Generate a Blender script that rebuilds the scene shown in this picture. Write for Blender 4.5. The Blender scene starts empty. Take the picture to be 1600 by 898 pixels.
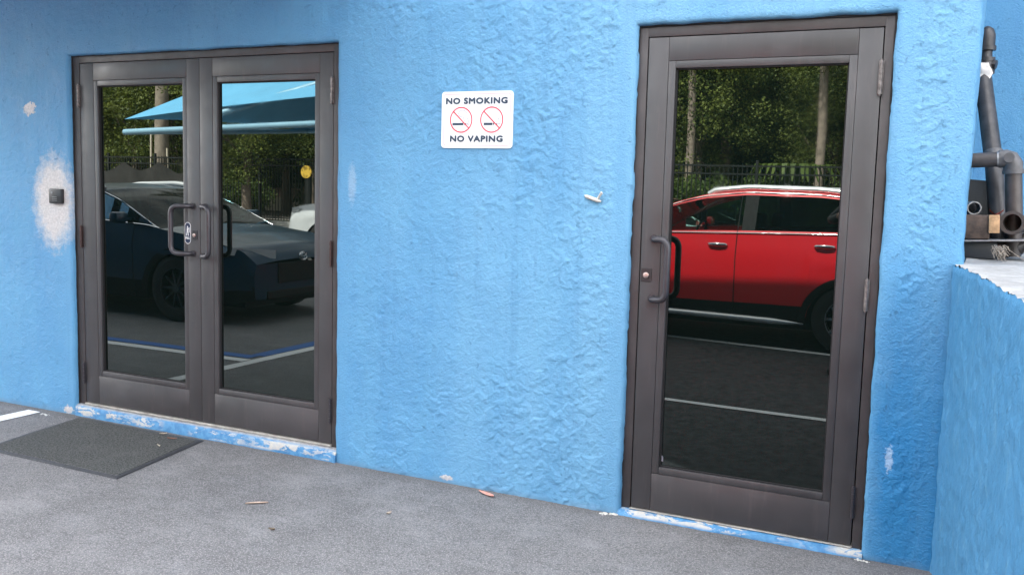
import bpy, bmesh, math, random
import numpy as np
from mathutils import Vector, Matrix, noise as mnoise
random.seed(7); np.random.seed(7)
S = bpy.context.scene
COL = S.collection
R = math.radians
PI = math.pi

# ------------------------------------------------------------------ camera
def cam_axes(yaw, pitch, roll):
    cy, sy = math.cos(yaw), math.sin(yaw)
    f = Vector((-sy*math.cos(pitch), cy*math.cos(pitch), math.sin(pitch)))
    r = Vector((cy, sy, 0)); u = r.cross(f)
    return r*math.cos(roll)+u*math.sin(roll), -r*math.sin(roll)+u*math.cos(roll), f
cam_d = bpy.data.cameras.new('camera'); cam = bpy.data.objects.new('camera', cam_d); COL.objects.link(cam)
cr, cu, cf = cam_axes(R(25.9296), R(-6.0978), R(1.4868))
cam.matrix_world = Matrix(((cr.x, cu.x, -cf.x, 1.3311), (cr.y, cu.y, -cf.y, -3.8918), (cr.z, cu.z, -cf.z, 1.4306), (0, 0, 0, 1)))
cam_d.sensor_width = 36; cam_d.lens = 1488.8/1600*36
cam_d.clip_start = 0.02; cam_d.clip_end = 900
S.camera = cam

# ------------------------------------------------------------------ light: sun stands behind the building, facade in open shade
SUN_EL, SUN_AZ = 50.0, -18.0            # azimuth measured from +Y towards +X
sd = Vector((math.sin(R(SUN_AZ))*math.cos(R(SUN_EL)), math.cos(R(SUN_AZ))*math.cos(R(SUN_EL)), math.sin(R(SUN_EL))))
W = bpy.data.worlds.new('World'); S.world = W; W.use_nodes = True
nt = W.node_tree; nt.nodes.clear()
sky = nt.nodes.new('ShaderNodeTexSky'); sky.sky_type = 'NISHITA'; sky.sun_disc = False
sky.sun_elevation = R(SUN_EL); sky.sun_rotation = R(SUN_AZ); sky.air_density = 1.0; sky.dust_density = 4.0; sky.ozone_density = 0.3
bg = nt.nodes.new('ShaderNodeBackground'); bg.inputs[1].default_value = 0.15
out = nt.nodes.new('ShaderNodeOutputWorld')
# bright broken summer cloud, even all round the sky
tc = nt.nodes.new('ShaderNodeTexCoord'); cn = nt.nodes.new('ShaderNodeTexNoise'); cn.inputs['Scale'].default_value = 2.6; cn.inputs['Detail'].default_value = 7; cn.inputs['Roughness'].default_value = .58
cmap = nt.nodes.new('ShaderNodeMapping'); cmap.inputs['Scale'].default_value = (1, 1, 2.2)
nt.links.new(tc.outputs['Generated'], cmap.inputs[0]); nt.links.new(cmap.outputs[0], cn.inputs['Vector'])
crp = nt.nodes.new('ShaderNodeMapRange'); crp.inputs[1].default_value = .40; crp.inputs[2].default_value = .56; nt.links.new(cn.outputs[0], crp.inputs[0])
cmx = nt.nodes.new('ShaderNodeMix'); cmx.data_type = 'RGBA'; nt.links.new(crp.outputs[0], cmx.inputs[0]); nt.links.new(sky.outputs[0], cmx.inputs[6]); cmx.inputs[7].default_value = (9.5, 9.3, 9.2, 1)
nt.links.new(cmx.outputs[2], bg.inputs[0]); nt.links.new(bg.outputs[0], out.inputs[0])
sl = bpy.data.lights.new('sun', 'SUN'); sl.energy = 5.0; sl.angle = R(0.5); sl.color = (1, 0.955, 0.89)
so = bpy.data.objects.new('sun', sl); COL.objects.link(so); so.rotation_euler = sd.to_track_quat('Z', 'Y').to_euler(); so.location = (0, 0, 30)
vs = S.view_settings
vs.view_transform = 'Standard'; vs.look = 'None'; vs.gamma = 1; vs.use_curve_mapping = False
vs.exposure = 2.55
S.cycles.max_bounces = 8; S.cycles.diffuse_bounces = 4; S.cycles.glossy_bounces = 4; S.cycles.transmission_bounces = 4
S.cycles.caustics_reflective = False; S.cycles.caustics_refractive = False

# ------------------------------------------------------------------ helpers: tagging
def tag(o, label=None, cat=None, group=None, kind=None):
    if label: o['label'] = label
    if cat: o['category'] = cat
    if group: o['group'] = group
    if kind: o['kind'] = kind
    return o
def empty(name, loc, label, cat, group=None, rz=0):
    o = bpy.data.objects.new(name, None); COL.objects.link(o); o.location = loc; o.rotation_euler = (0, 0, rz)
    o.empty_display_size = .1
    return tag(o, label, cat, group)

class MB:
    """collects polygons, builds ONE mesh object"""
    def __init__(s): s.v = []; s.f = []
    def add(s, vs, fs):
        n = len(s.v); s.v += [tuple(v) for v in vs]; s.f += [tuple(i+n for i in f) for f in fs]; return s
    def box(s, x0, x1, y0, y1, z0, z1, bev=0):
        if bev <= 0:
            vs = [(x, y, z) for x in (x0, x1) for y in (y0, y1) for z in (z0, z1)]
            return s.add(vs, [(0, 1, 3, 2), (4, 6, 7, 5), (0, 4, 5, 1), (2, 3, 7, 6), (0, 2, 6, 4), (1, 5, 7, 3)])
        b = min(bev, (x1-x0)*.45, (y1-y0)*.45, (z1-z0)*.45)
        bm = bmesh.new(); bmesh.ops.create_cube(bm, size=1)
        for v in bm.verts: v.co = Vector(((x0+x1)/2+v.co.x*(x1-x0), (y0+y1)/2+v.co.y*(y1-y0), (z0+z1)/2+v.co.z*(z1-z0)))
        bmesh.ops.bevel(bm, geom=bm.edges[:]+bm.verts[:], offset=b, segments=2, affect='EDGES', profile=.5)
        bm.verts.index_update(); s.add([v.co[:] for v in bm.verts], [[v.index for v in f.verts] for f in bm.faces]); bm.free(); return s
    def tube(s, pts, r, n=12, cap=True, ry=None):
        pts = [Vector(p) for p in pts]; rs = r if isinstance(r, (list, tuple)) else [r]*len(pts)
        vs = []; up = None
        for i, p in enumerate(pts):
            t = (pts[min(i+1, len(pts)-1)]-pts[max(i-1, 0)]).normalized()
            if up is None:
                up = Vector((0, 0, 1)) if abs(t.z) < .9 else Vector((0, 1, 0))
            a = t.cross(up).normalized(); up = a.cross(t).normalized()
            for k in range(n):
                g = 2*PI*k/n; vs.append(p+a*math.cos(g)*rs[i]+up*math.sin(g)*rs[i])
        fs = [(i*n+k, i*n+(k+1) % n, (i+1)*n+(k+1) % n, (i+1)*n+k) for i in range(len(pts)-1) for k in range(n)]
        if cap: fs += [tuple(range(n))[::-1], tuple((len(pts)-1)*n+k for k in range(n))]
        return s.add(vs, fs)
    def ring_tube(s, c, axis, ro, ri, length, n=24):
        """hollow pipe from c along axis"""
        c = Vector(c); t = Vector(axis).normalized(); up = Vector((0, 0, 1)) if abs(t.z) < .9 else Vector((1, 0, 0))
        a = t.cross(up).normalized(); b = a.cross(t)
        vs = []
        for (r, d) in ((ro, 0), (ro, length), (ri, length), (ri, 0)):
            for k in range(n):
                g = 2*PI*k/n; vs.append(c+t*d+a*math.cos(g)*r+b*math.sin(g)*r)
        fs = []
        for j in range(4):
            for k in range(n):
                fs.append((j*n+k, j*n+(k+1) % n, ((j+1) % 4)*n+(k+1) % n, ((j+1) % 4)*n+k))
        return s.add(vs, fs)
    def prism(s, poly, y0, y1):
        """poly in (x,z), extruded along y"""
        n = len(poly); vs = [(x, y0, z) for x, z in poly]+[(x, y1, z) for x, z in poly]
        fs = [tuple(range(n)), tuple(range(n, 2*n))[::-1]]+[(i, (i+1) % n, n+(i+1) % n, n+i)[::-1] for i in range(n)]
        return s.add(vs, fs)
    def build(s, name, mat, parent=None, smooth=False, loc=None, rot=None, autos=None):
        me = bpy.data.meshes.new(name); me.from_pydata(s.v, [], s.f)
        bm = bmesh.new(); bm.from_mesh(me); bmesh.ops.recalc_face_normals(bm, faces=bm.faces[:]); bm.to_mesh(me); bm.free()
        me.materials.append(mat)
        o = bpy.data.objects.new(name, me); COL.objects.link(o)
        if smooth or autos:
            for p in me.polygons: p.use_smooth = True
            me.set_sharp_from_angle(angle=R(autos or 40))
        if parent: o.parent = parent
        if loc: o.location = loc
        if rot: o.rotation_euler = rot
        return o
def solid_link(o, parent): o.parent = parent; return o
def copy_tree(o, parent=None, **kw):
    c = o.copy(); COL.objects.link(c)
    if parent: c.parent = parent
    for ch in list(o.children): copy_tree(ch, c)
    return c

# ------------------------------------------------------------------ helpers: materials
def mat(name, base=(.5, .5, .5), rough=.6, metal=0, spec=.5, coat=0, ior=1.5):
    m = bpy.data.materials.new(name); m.use_nodes = True
    b = m.node_tree.nodes['Principled BSDF']
    b.inputs['Base Color'].default_value = (*base, 1); b.inputs['Roughness'].default_value = rough
    b.inputs['Metallic'].default_value = metal; b.inputs['Specular IOR Level'].default_value = spec
    b.inputs['Coat Weight'].default_value = coat; b.inputs['IOR'].default_value = ior
    return m
class NT:
    def __init__(s, m): s.t = m.node_tree; s.b = s.t.nodes['Principled BSDF']; s.co = None
    def n(s, t, **k):
        x = s.t.nodes.new(t)
        for a, v in k.items(): setattr(x, a, v)
        return x
    def l(s, a, b): s.t.links.new(a, b)
    def coord(s):
        if s.co is None: s.co = s.n('ShaderNodeTexCoord').outputs['Object']
        return s.co
    def map(s, scale=(1, 1, 1), loc=(0, 0, 0), rot=(0, 0, 0)):
        m = s.n('ShaderNodeMapping'); s.l(s.coord(), m.inputs[0]); m.inputs['Scale'].default_value = scale
        m.inputs['Location'].default_value = loc; m.inputs['Rotation'].default_value = rot; return m.outputs[0]
    def noise(s, sc, det=4, rough=.55, dist=0, vec=None, off=None):
        x = s.n('ShaderNodeTexNoise'); x.inputs['Scale'].default_value = sc; x.inputs['Detail'].default_value = det
        x.inputs['Roughness'].default_value = rough; x.inputs['Distortion'].default_value = dist
        s.l(vec if vec is not None else s.coord(), x.inputs['Vector']); return x.outputs[0]
    def vor(s, sc, feature='F1', vec=None, o=0):
        x = s.n('ShaderNodeTexVoronoi', feature=feature); x.inputs['Scale'].default_value = sc
        s.l(vec if vec is not None else s.coord(), x.inputs['Vector']); return x.outputs[o]
    def ramp(s, fac, stops, interp='LINEAR'):
        x = s.n('ShaderNodeValToRGB'); x.color_ramp.interpolation = interp
        while len(x.color_ramp.elements) < len(stops): x.color_ramp.elements.new(.5)
        for e, (p, c) in zip(x.color_ramp.elements, stops):
            e.position = p; e.color = (c, c, c, 1) if isinstance(c, (int, float)) else (*c, 1)
        s.l(fac, x.inputs[0]); return x.outputs[0]
    def mix(s, fac, a, b, mode='MIX'):
        x = s.n('ShaderNodeMix', data_type='RGBA', blend_type=mode)
        for k, v in ((0, fac), (6, a), (7, b)):
            if isinstance(v, (int, float)): x.inputs[k].default_value = v
            elif isinstance(v, tuple): x.inputs[k].default_value = (*v, 1)
            else: s.l(v, x.inputs[k])
        return x.outputs[2]
    def math(s, op, a, b=0, c=None):
        x = s.n('ShaderNodeMath', operation=op)
        for k, v in enumerate((a, b)+((c,) if c is not None else ())):
            if isinstance(v, (int, float)): x.inputs[k].default_value = v
            else: s.l(v, x.inputs[k])
        return x.outputs[0]
    def sep(s, vec=None):
        x = s.n('ShaderNodeSeparateXYZ'); s.l(vec if vec is not None else s.coord(), x.inputs[0]); return x.outputs
    def bump(s, h, strength, dist, prev=None):
        x = s.n('ShaderNodeBump'); x.inputs['Strength'].default_value = strength; x.inputs['Distance'].default_value = dist
        s.l(h, x.inputs['Height'])
        if prev is not None: s.l(prev, x.inputs['Normal'])
        return x.outputs[0]
    def color(s, c): s.l(c, s.b.inputs['Base Color'])
    def rough(s, c): s.l(c, s.b.inputs['Roughness'])
    def normal(s, c): s.l(c, s.b.inputs['Normal'])
def simple(name, base, rough=.6, metal=0, var=.15, vs=20, bump=0, bs=200, coat=0, spec=.5, rv=.1):
    m = mat(name, base, rough, metal, coat=coat, spec=spec); k = NT(m)
    n = k.noise(vs, 6, .6)
    k.color(k.mix(k.ramp(n, [(.3, 0.), (.7, 1.)]), tuple(max(0, c*(1-var)) for c in base), tuple(min(1, c*(1+var)) for c in base)))
    k.rough(k.ramp(k.noise(vs*2.3, 4), [(.3, max(0, rough-rv)), (.7, min(1, rough+rv))]))
    if bump: k.normal(k.bump(k.noise(bs, 5, .6), .6, bump))
    return m

BLUE = (.030, .255, .520)
def stucco(name, kind):
    m = mat(name, BLUE, .5, spec=.5, ior=1.55); k = NT(m); X, Y, Z = k.sep()[:3]
    # --- colour: faded, chalky and dusty patches of the same blue paint, plus painted-in light
    big = k.noise(.9, 5, .6); med = k.noise(5.5, 5, .65); fine = k.noise(60, 4, .7)
    c = k.mix(k.ramp(big, [(.36, 0.), (.64, 1.)]), (.056, .222, .420), (.084, .270, .462))
    c = k.mix(k.math('MULTIPLY', k.ramp(med, [(.42, 0.), (.75, 1.)]), .35), c, (.125, .330, .510))
    if kind == 'wall':                                   # deeper blue low on the corner pier: missing sheen painted as tone
        no_sheen = k.math('MULTIPLY', k.ramp(k.math('ADD', k.math('SUBTRACT', X, 1.0), k.math('MULTIPLY', k.noise(4, 4), .22)), [(.06, 0.), (.19, 1.)]), k.ramp(k.math('ADD', k.math('MULTIPLY', Z, .5), k.math('MULTIPLY', k.noise(3, 5), .4)), [(.50, 1.), (.98, 0.)]))
        c = k.mix(k.math('MULTIPLY', no_sheen, .92), c, (.006, .175, .40))
        lit_grad = k.math('MULTIPLY', k.ramp(k.math('DIVIDE', k.math('ADD', X, 2.2), 3.0), [(.22, 0.), (.55, 1.)]), k.ramp(k.noise(1, 4, .6, .2, k.map((2.2, 1, .35), (1, 0, 2))), [(.35, 0.), (.62, 1.)]))  # lighter centre and right with soft vertical swaths: light gradient painted into the colour
        c = k.mix(k.math('MULTIPLY', k.math('MULTIPLY', lit_grad, k.math('SUBTRACT', 1, no_sheen)), .55), c, (.165, .372, .540))
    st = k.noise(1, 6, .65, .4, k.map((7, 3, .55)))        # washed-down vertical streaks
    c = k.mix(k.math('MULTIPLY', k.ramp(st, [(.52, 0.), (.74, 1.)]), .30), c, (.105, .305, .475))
    c = k.mix(k.math('MULTIPLY', k.ramp(k.noise(1, 6, .7, .3, k.map((16, 3, .8), (3, 0, 1))), [(.54, 0.), (.76, 1.)]), .38), c, (.045, .165, .32))
    c = k.mix(k.math('MULTIPLY', k.ramp(fine, [(.56, 0.), (.70, 1.)]), .25), c, (.04, .16, .32))
    bumpn = None
    if kind == 'wall':
        # bare primer patch round the reader, chips and scuffs (damage with its own shape)
        def blob(cx, cz, rx, rz, edge, amp, sc):
            dx = k.math('DIVIDE', k.math('SUBTRACT', X, cx), rx); dz = k.math('DIVIDE', k.math('SUBTRACT', Z, cz), rz)
            d = k.math('SQRT', k.math('ADD', k.math('MULTIPLY', dx, dx), k.math('MULTIPLY', dz, dz)))
            d = k.math('ADD', d, k.math('MULTIPLY', k.math('SUBTRACT', k.noise(sc, 6, .75), .5), amp))
            return k.ramp(d, [(1-edge, 1.), (1., 0.)]) if False else k.math('SUBTRACT', 1, k.math('SMOOTH_MIN', k.math('MAXIMUM', k.math('DIVIDE', k.math('SUBTRACT', d, 1-edge), edge*2), 0), 1, 0.05))
        white = k.mix(k.ramp(k.noise(70, 5, .7), [(.42, 0.), (.62, 1.)]), (.42, .42, .42), (.54, .53, .52))
        for a in ((-3.550, 1.265, .155, .245, .30, 1.1, 26), (-3.735, 1.805, .050, .034, .10, 3.2, 38), (-.868, .035, .032, .012, .12, 3.2, 60),
                  (-3.47, .035, .05, .022, .12, 3, 45)):
            c = k.mix(blob(*a), c, white)
        c = k.mix(k.math('MULTIPLY', blob(-1.43, 1.42, .022, .09, .3, 2.2, 90), .35), c, (.36, .45, .54))
        c = k.mix(k.math('MULTIPLY', blob(1.085, .42, .012, .045, .15, 4.5, 110), .7), c, (.36, .50, .66))
        # grime line at the foot
        c = k.mix(k.math('MULTIPLY', k.ramp(k.math('ADD', Z, k.math('MULTIPLY', k.noise(9, 5), .06)), [(.035, 1.), (.07, 0.)]), .45), c, (.10, .16, .22))
    # --- relief: orange peel everywhere, trowelled flakes that grow heavier to the right
    peel = k.noise(105, 6, .7); mid = k.noise(34, 6, .62, .5)
    flake = k.ramp(k.noise(21, 8, .66, .35), [(.47, 0.), (.505, .62), (.56, .68), (.585, 1.)])
    mask = k.math('MULTIPLY', k.ramp(k.noise(2.6, 5, .65), [(.44, .10), (.60, 1.)]), k.ramp(k.noise(9, 4, .6), [(.47, .08), (.56, 1.)]))
    scratch = k.ramp(k.noise(1, 8, .7, .8, k.map((30, 30, 30), (2, 0, 5), (0, .5, 0))), [(.62, 1.), (.66, 0.)])
    if kind == 'wall':
        mask = k.math('MULTIPLY', k.math('MINIMUM', k.math('ADD', mask, k.math('MULTIPLY', k.math('MAXIMUM', k.math('SUBTRACT', X, .9), 0), 2.5)), 1), k.math('MINIMUM', k.math('MAXIMUM', k.math('DIVIDE', k.math('ADD', X, 1.5), 2.9), .16), .85))
    bumpn = k.bump(k.noise(4, 3), .2, .02)
    bumpn = k.bump(mid, .3, .006 if kind != 'ledge' else .008, bumpn)
    if kind == 'ledge':
        bumpn = k.bump(k.noise(1, 6, .75, .3, k.map((60, 40, 20))), .9, .010, bumpn); c = k.mix(.75, c, (.045, .225, .43)); c = k.mix(k.ramp(k.noise(1, 7, .75, .6, k.map((70, 34, 22), (4, 4, 4))), [(.60, 0.), (.68, .75)]), c, (.02, .10, .20)); c = k.mix(k.ramp(k.noise(1, 7, .75, .3, k.map((30, 24, 7), (1, 4, 9))), [(.54, 0.), (.70, .6)]), c, (.14, .34, .50))
    bumpn = k.bump(k.math('MULTIPLY', flake, mask), .5, .0030, bumpn)
    if kind != 'ledge': bumpn = k.bump(k.math('MULTIPLY', scratch, .8), .8, .003, bumpn)
    c = k.mix(k.math('MULTIPLY', k.math('SUBTRACT', 1, scratch), .35), c, (.03, .14, .29))  # crack shade painted as darker blue in the scratches
    bumpn = k.bump(peel, .8, .0065, bumpn)
    k.color(c); k.normal(bumpn); k.rough(k.ramp(med, [(.3, .5), (.7, .75)])); return m
M = {}
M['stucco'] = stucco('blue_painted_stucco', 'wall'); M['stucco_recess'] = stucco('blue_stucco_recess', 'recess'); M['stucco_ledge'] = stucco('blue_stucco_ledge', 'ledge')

def asphalt():
    m = mat('asphalt', (.1, .1, .1), .85, spec=.3); k = NT(m)
    c = k.mix(k.ramp(k.noise(.8, 6, .62), [(.33, 0.), (.68, 1.)]), (.122, .120, .122), (.172, .169, .169))
    c = k.mix(k.math('MULTIPLY', k.ramp(k.noise(4.5, 6, .65), [(.45, 0.), (.72, 1.)]), .55), c, (.235, .235, .24))
    c = k.mix(k.math('MULTIPLY', k.ramp(k.noise(2.1, 7, .7, 0, k.map((1, 1, 1), (5, 3, 0))), [(.5, 0.), (.7, 1.)]), .35), c, (.085, .087, .093))
    st = k.vor(130); c = k.mix(k.math('MULTIPLY', k.ramp(st, [(.16, 1.), (.46, 0.)]), .6), c, (.40, .395, .385))
    c = k.mix(k.math('MULTIPLY', k.ramp(k.noise(75, 5, .75), [(.50, 0.), (.62, 1.)]), .58), c, (.055, .056, .06))
    c = k.mix(k.math('MULTIPLY', k.ramp(k.noise(1.9, 7, .75, 0, k.map((1, 1.8, 1), (9, 3, 0))), [(.52, 0.), (.68, 1.)]), .26), c, (.33, .33, .33))
    c = k.mix(k.math('MULTIPLY', k.ramp(k.noise(190, 3, .7), [(.5, 0.), (.66, 1.)]), .5), c, (.045, .046, .05))
    c = k.mix(k.ramp(k.vor(24), [(.035, .8), (.05, 0.)]), c, (.42, .40, .36))
    X, Y, Z = k.sep()[:3]
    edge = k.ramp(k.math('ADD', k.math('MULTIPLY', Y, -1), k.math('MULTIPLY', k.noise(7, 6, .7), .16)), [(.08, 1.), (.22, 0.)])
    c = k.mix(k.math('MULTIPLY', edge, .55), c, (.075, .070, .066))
    sealf = k.ramp(k.math('ADD', k.math('SUBTRACT', k.math('MULTIPLY', X, .569), Y), k.math('SUBTRACT', k.math('MULTIPLY', k.noise(3, 6, .7), .03), .81)), [(0., 0.), (.03, 1.)])
    sealf = k.math('MULTIPLY', sealf, k.math('GREATER_THAN', X, -3.0))
    c = k.mix(sealf, c, k.mix(k.ramp(k.noise(14, 8, .8), [(.40, 0.), (.66, 1.)]), (.022, .022, .024), (.085, .085, .088)))   # newer black sealcoat of the driving lane
    k.color(c)
    b = k.bump(k.noise(40, 4), .4, .008); b = k.bump(k.noise(120, 5, .7), .9, .006, b); k.normal(b)
    return m
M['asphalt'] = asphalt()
def line_paint(name, col):
    m = mat(name, col, .7); k = NT(m)
    c = k.mix(k.ramp(k.noise(30, 6, .7), [(.6, 0.), (.72, 1.)]), col, tuple(.25*v+.08 for v in col)); k.color(c)
    k.normal(k.bump(k.noise(230, 4, .65), .6, .003)); return m
M['white_paint'] = line_paint('white_line_paint', (.74, .74, .73)); M['blue_paint'] = line_paint('blue_line_paint', (.03, .12, .36))

def bronze():
    m = mat('bronze_anodised', (.07, .065, .072), .36, .0, spec=.5, ior=1.55); k = NT(m)
    c = k.mix(k.ramp(k.noise(2.2, 5, .6), [(.35, 0.), (.65, 1.)]), (.034, .033, .035), (.048, .046, .049))
    c = k.mix(k.math('MULTIPLY', k.ramp(k.noise(1, 6, .7, .2, k.map((26, 10, 3))), [(.55, 0.), (.75, 1.)]), .45), c, (.085, .072, .070))
    c = k.mix(k.ramp(k.noise(55, 4, .8), [(.72, 0.), (.76, .5)]), c, (.22, .21, .2))
    k.color(c); k.rough(k.ramp(k.noise(9, 5, .65), [(.3, .34), (.7, .55)])); k.normal(k.bump(k.noise(420, 2), .25, .0006)); return m
M['bronze'] = bronze()
M['bronze_frame'] = simple('bronze_frame', (.050, .045, .046), .5, .2, .25, 7)
M['dark_gap'] = mat('dark_rubber', (.006, .006, .007), .8)
M['handle'] = simple('bronze_handle', (.042, .040, .046), .38, .3, .15, 12)
M['hinge'] = simple('hinge_bronze', (.05, .032, .03), .4, .5, .3, 30)
M['hinge_worn'] = simple('hinge_worn_steel', (.15, .135, .13), .5, .5, .6, 60)
M['lock'] = simple('worn_brass', (.45, .36, .33), .35, .8, .3, 90)
M['lockplate'] = simple('dark_lock_plate', (.03, .028, .03), .45, .3)
M['alu'] = simple('aluminium_threshold', (.34, .33, .30), .5, .3, .3, 20)
def glass_dark():
    m = mat('tinted_glass', (.0022, .0042, .0036), 0.0, spec=.5, ior=1.88); k = NT(m)
    d = k.ramp(k.noise(45, 6, .75), [(.60, 0.), (.80, 1.)])
    k.color(k.mix(k.math('MULTIPLY', d, .45), (.0022, .0042, .0036), (.03, .032, .03))); k.b.inputs['Specular Tint'].default_value = (.90, 1, .96, 1); k.rough(k.ramp(k.noise(1, 6, .6, .3, k.map((5, 5, 1.6))), [(.45, 0.), (.75, .035)]))
    k.normal(k.bump(k.noise(1.3, 1), .25, .0012)); return m
M['glass'] = glass_dark()
def step_mat():
    m = mat('chipped_step', BLUE, .7); k = NT(m); X, Y, Z = k.sep()[:3]
    p = k.noise(1, 7, .72, .5, k.map((9, 16, 26)))
    pale = k.mix(k.ramp(k.noise(70, 5, .7), [(.4, 0.), (.6, 1.)]), (.44, .42, .37), (.34, .37, .38))
    c = k.mix(k.ramp(k.noise(30, 5), [(.4, 0.), (.6, 1.)]), (.035, .155, .32), (.065, .22, .40))
    front = k.ramp(Z, [(.012, 0.), (.022, 1.), (.06, 1.), (.066, .35)])
    reg = k.ramp(k.noise(1, 2, .5, 0, k.map((2.3, 1, 1), (.6, 0, 0))), [(.38, 0.), (.50, 1.)])
    c = k.mix(k.math('MULTIPLY', k.math('MULTIPLY', k.ramp(p, [(.48, 0.), (.52, 1.)]), front), reg), c, pale)
    top = k.ramp(Z, [(.066, 0.), (.074, 1.)])
    c = k.mix(k.math('MULTIPLY', top, .8), c, k.mix(k.ramp(k.noise(40, 6, .75), [(.4, 0.), (.62, 1.)]), (.22, .20, .18), (.36, .36, .33)))
    k.color(c); k.normal(k.bump(p, .9, .005, k.bump(k.noise(120, 4), .7, .003))); return m
M['step'] = step_mat()
def concrete_top():
    m = mat('bare_concrete', (.42, .42, .41), .85); k = NT(m)
    c = k.mix(k.ramp(k.noise(9, 7, .7), [(.35, 0.), (.65, 1.)]), (.20, .195, .19), (.33, .33, .325))
    c = k.mix(k.ramp(k.noise(95, 5, .75), [(.56, 0.), (.66, .7)]), c, (.18, .17, .16))
    c = k.mix(k.math('MULTIPLY', k.ramp(k.noise(16, 6, .7), [(.6, 0.), (.72, 1.)]), .4), c, (.40, .28, .27))
    k.color(c); k.normal(k.bump(k.noise(60, 6, .7), .9, .006)); return m
M['concrete'] = concrete_top()
M['sign_white'] = mat('sign_white', (.72, .73, .73), .3); M['sign_navy'] = mat('sign_navy', (.025, .045, .075), .4); M['sign_red'] = mat('sign_red', (.58, .035, .07), .4)
M['sign_pink'] = mat('sign_pale_red', (.60, .20, .23), .4); M['sign_gray'] = mat('sign_grey', (.20, .20, .24), .5)
M['navy'] = mat('sticker_navy', (.012, .022, .06), .35)
M['plastic_black'] = simple('black_plastic', (.014, .015, .017), .45, 0, .3, 60)
M['mat_rubber'] = None
def mat_rubber():
    m = mat('door_mat_fibre', (.05, .055, .055), .95, spec=.2); k = NT(m)
    c = k.mix(k.ramp(k.noise(95, 6, .8), [(.38, 0.), (.62, 1.)]), (.022, .024, .024), (.115, .118, .112))
    c = k.mix(k.math('MULTIPLY', k.ramp(k.noise(5, 6, .7), [(.5, 0.), (.75, 1.)]), .4), c, (.12, .12, .115))
    c = k.mix(k.ramp(k.vor(46), [(.04, .8), (.065, 0.)]), c, (.28, .26, .22))
    k.color(c); k.normal(k.bump(k.noise(110, 5, .75), 1, .008)); return m
M['mat_rubber'] = mat_rubber(); M['mat_edge'] = simple('mat_rubber_border', (.028, .03, .034), .7, 0, .3, 40, .002, 180)

# ------------------------------------------------------------------ the ground
GZ = .01
g = MB(); 
g.add([(-60, -19.8, GZ), (60, -19.8, GZ), (60, 14, GZ), (-60, 14, GZ)], [(0, 1, 2, 3)])
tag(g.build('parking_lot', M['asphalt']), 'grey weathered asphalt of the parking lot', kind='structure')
def grass_mat():
    m = mat('verge_soil_grass', (.06, .08, .03), .95); k = NT(m)
    k.color(k.mix(k.ramp(k.noise(1.5, 7, .7), [(.4, 0.), (.6, 1.)]), (.05, .075, .022), (.13, .10, .055))); k.normal(k.bump(k.noise(30, 5), 1, .05)); return m
M['grass'] = grass_mat()
g = MB(); g.add([(-400, -400, -.02), (400, -400, -.02), (400, 400, -.02), (-400, 400, -.02)], [(0, 1, 2, 3)])
tag(g.build('ground', M['grass']), 'grassy soil beyond the parking lot', kind='structure')
g = MB(); g.box(-60, 60, -19.98, -19.8, -.05, .14, .02); M['kerb'] = simple('kerb_concrete', (.36, .35, .33), .85, 0, .2, 6, .003, 60)
tag(g.build('kerb', M['kerb']), 'pale concrete kerb along the far side of the lot', kind='structure')
M['road'] = simple('far_road', (.30, .27, .25), .9, 0, .1, 2)
g = MB(); g.add([(-80, -29.5, .0), (60, -29.5, .0), (60, -23.2, .0), (-80, -23.2, .0)], [(0, 1, 2, 3)])
tag(g.build('road', M['road']), 'pale road beyond the black fence', kind='structure')
def stripe(name, x0, y0, x1, y1, w, m, lab, z=GZ+.004):
    d = Vector((x1-x0, y1-y0, 0)).normalized(); n = Vector((-d.y, d.x, 0))*w/2
    a, b = Vector((x0, y0, z)), Vector((x1, y1, z)); L = (b-a).length; N = max(2, int(L/.12)); vs = []
    for i in range(N+1):
        p = a+d*(L*i/N); e = .35 if i in (0, N) else 0
        j = mnoise.noise(p*13)*.006; k2 = mnoise.noise(p*13+Vector((9, 9, 9)))*.006
        dd = d*random.uniform(-.01, .02)*(1 if i in (0, N) else 0)
        vs += [p+n+n.normalized()*j+dd, p-n+n.normalized()*k2-dd]
    q = MB(); q.add(vs, [(2*i, 2*i+1, 2*i+3, 2*i+2) for i in range(N)])
    return tag(q.build(name, m), lab, kind='structure')
stripe('painted_line', -3.68, -.10, -3.68, -4.6, .11, M['white_paint'], 'white painted bay line left of the doormat')
stripe('painted_line', -8.8, -1.79, -3.75, -1.79, .10, M['white_paint'], 'white painted bay line crossing beside the dark crossover')
stripe('painted_line', -3.61, -2.55, -1.9, -2.45, .10, M['white_paint'], 'short white spur line by the doormat bay')
stripe('painted_line', -8.8, -1.93, -3.80, -1.93, .12, M['blue_paint'], 'blue painted accessible bay line, the one across')
stripe('painted_line', -3.82, -2.0, -3.82, -4.6, .14, M['blue_paint'], 'blue painted accessible bay line, the one leading out')
stripe('painted_line', -2.6, -5.22, 2.6, -4.46, .10, M['white_paint'], 'white painted bay line beneath the red crossover')
stripe('painted_line', -1.7, -2.30, 3.0, -2.17, .07, M['white_paint'], 'thin white painted line in front of the single door')

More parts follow.
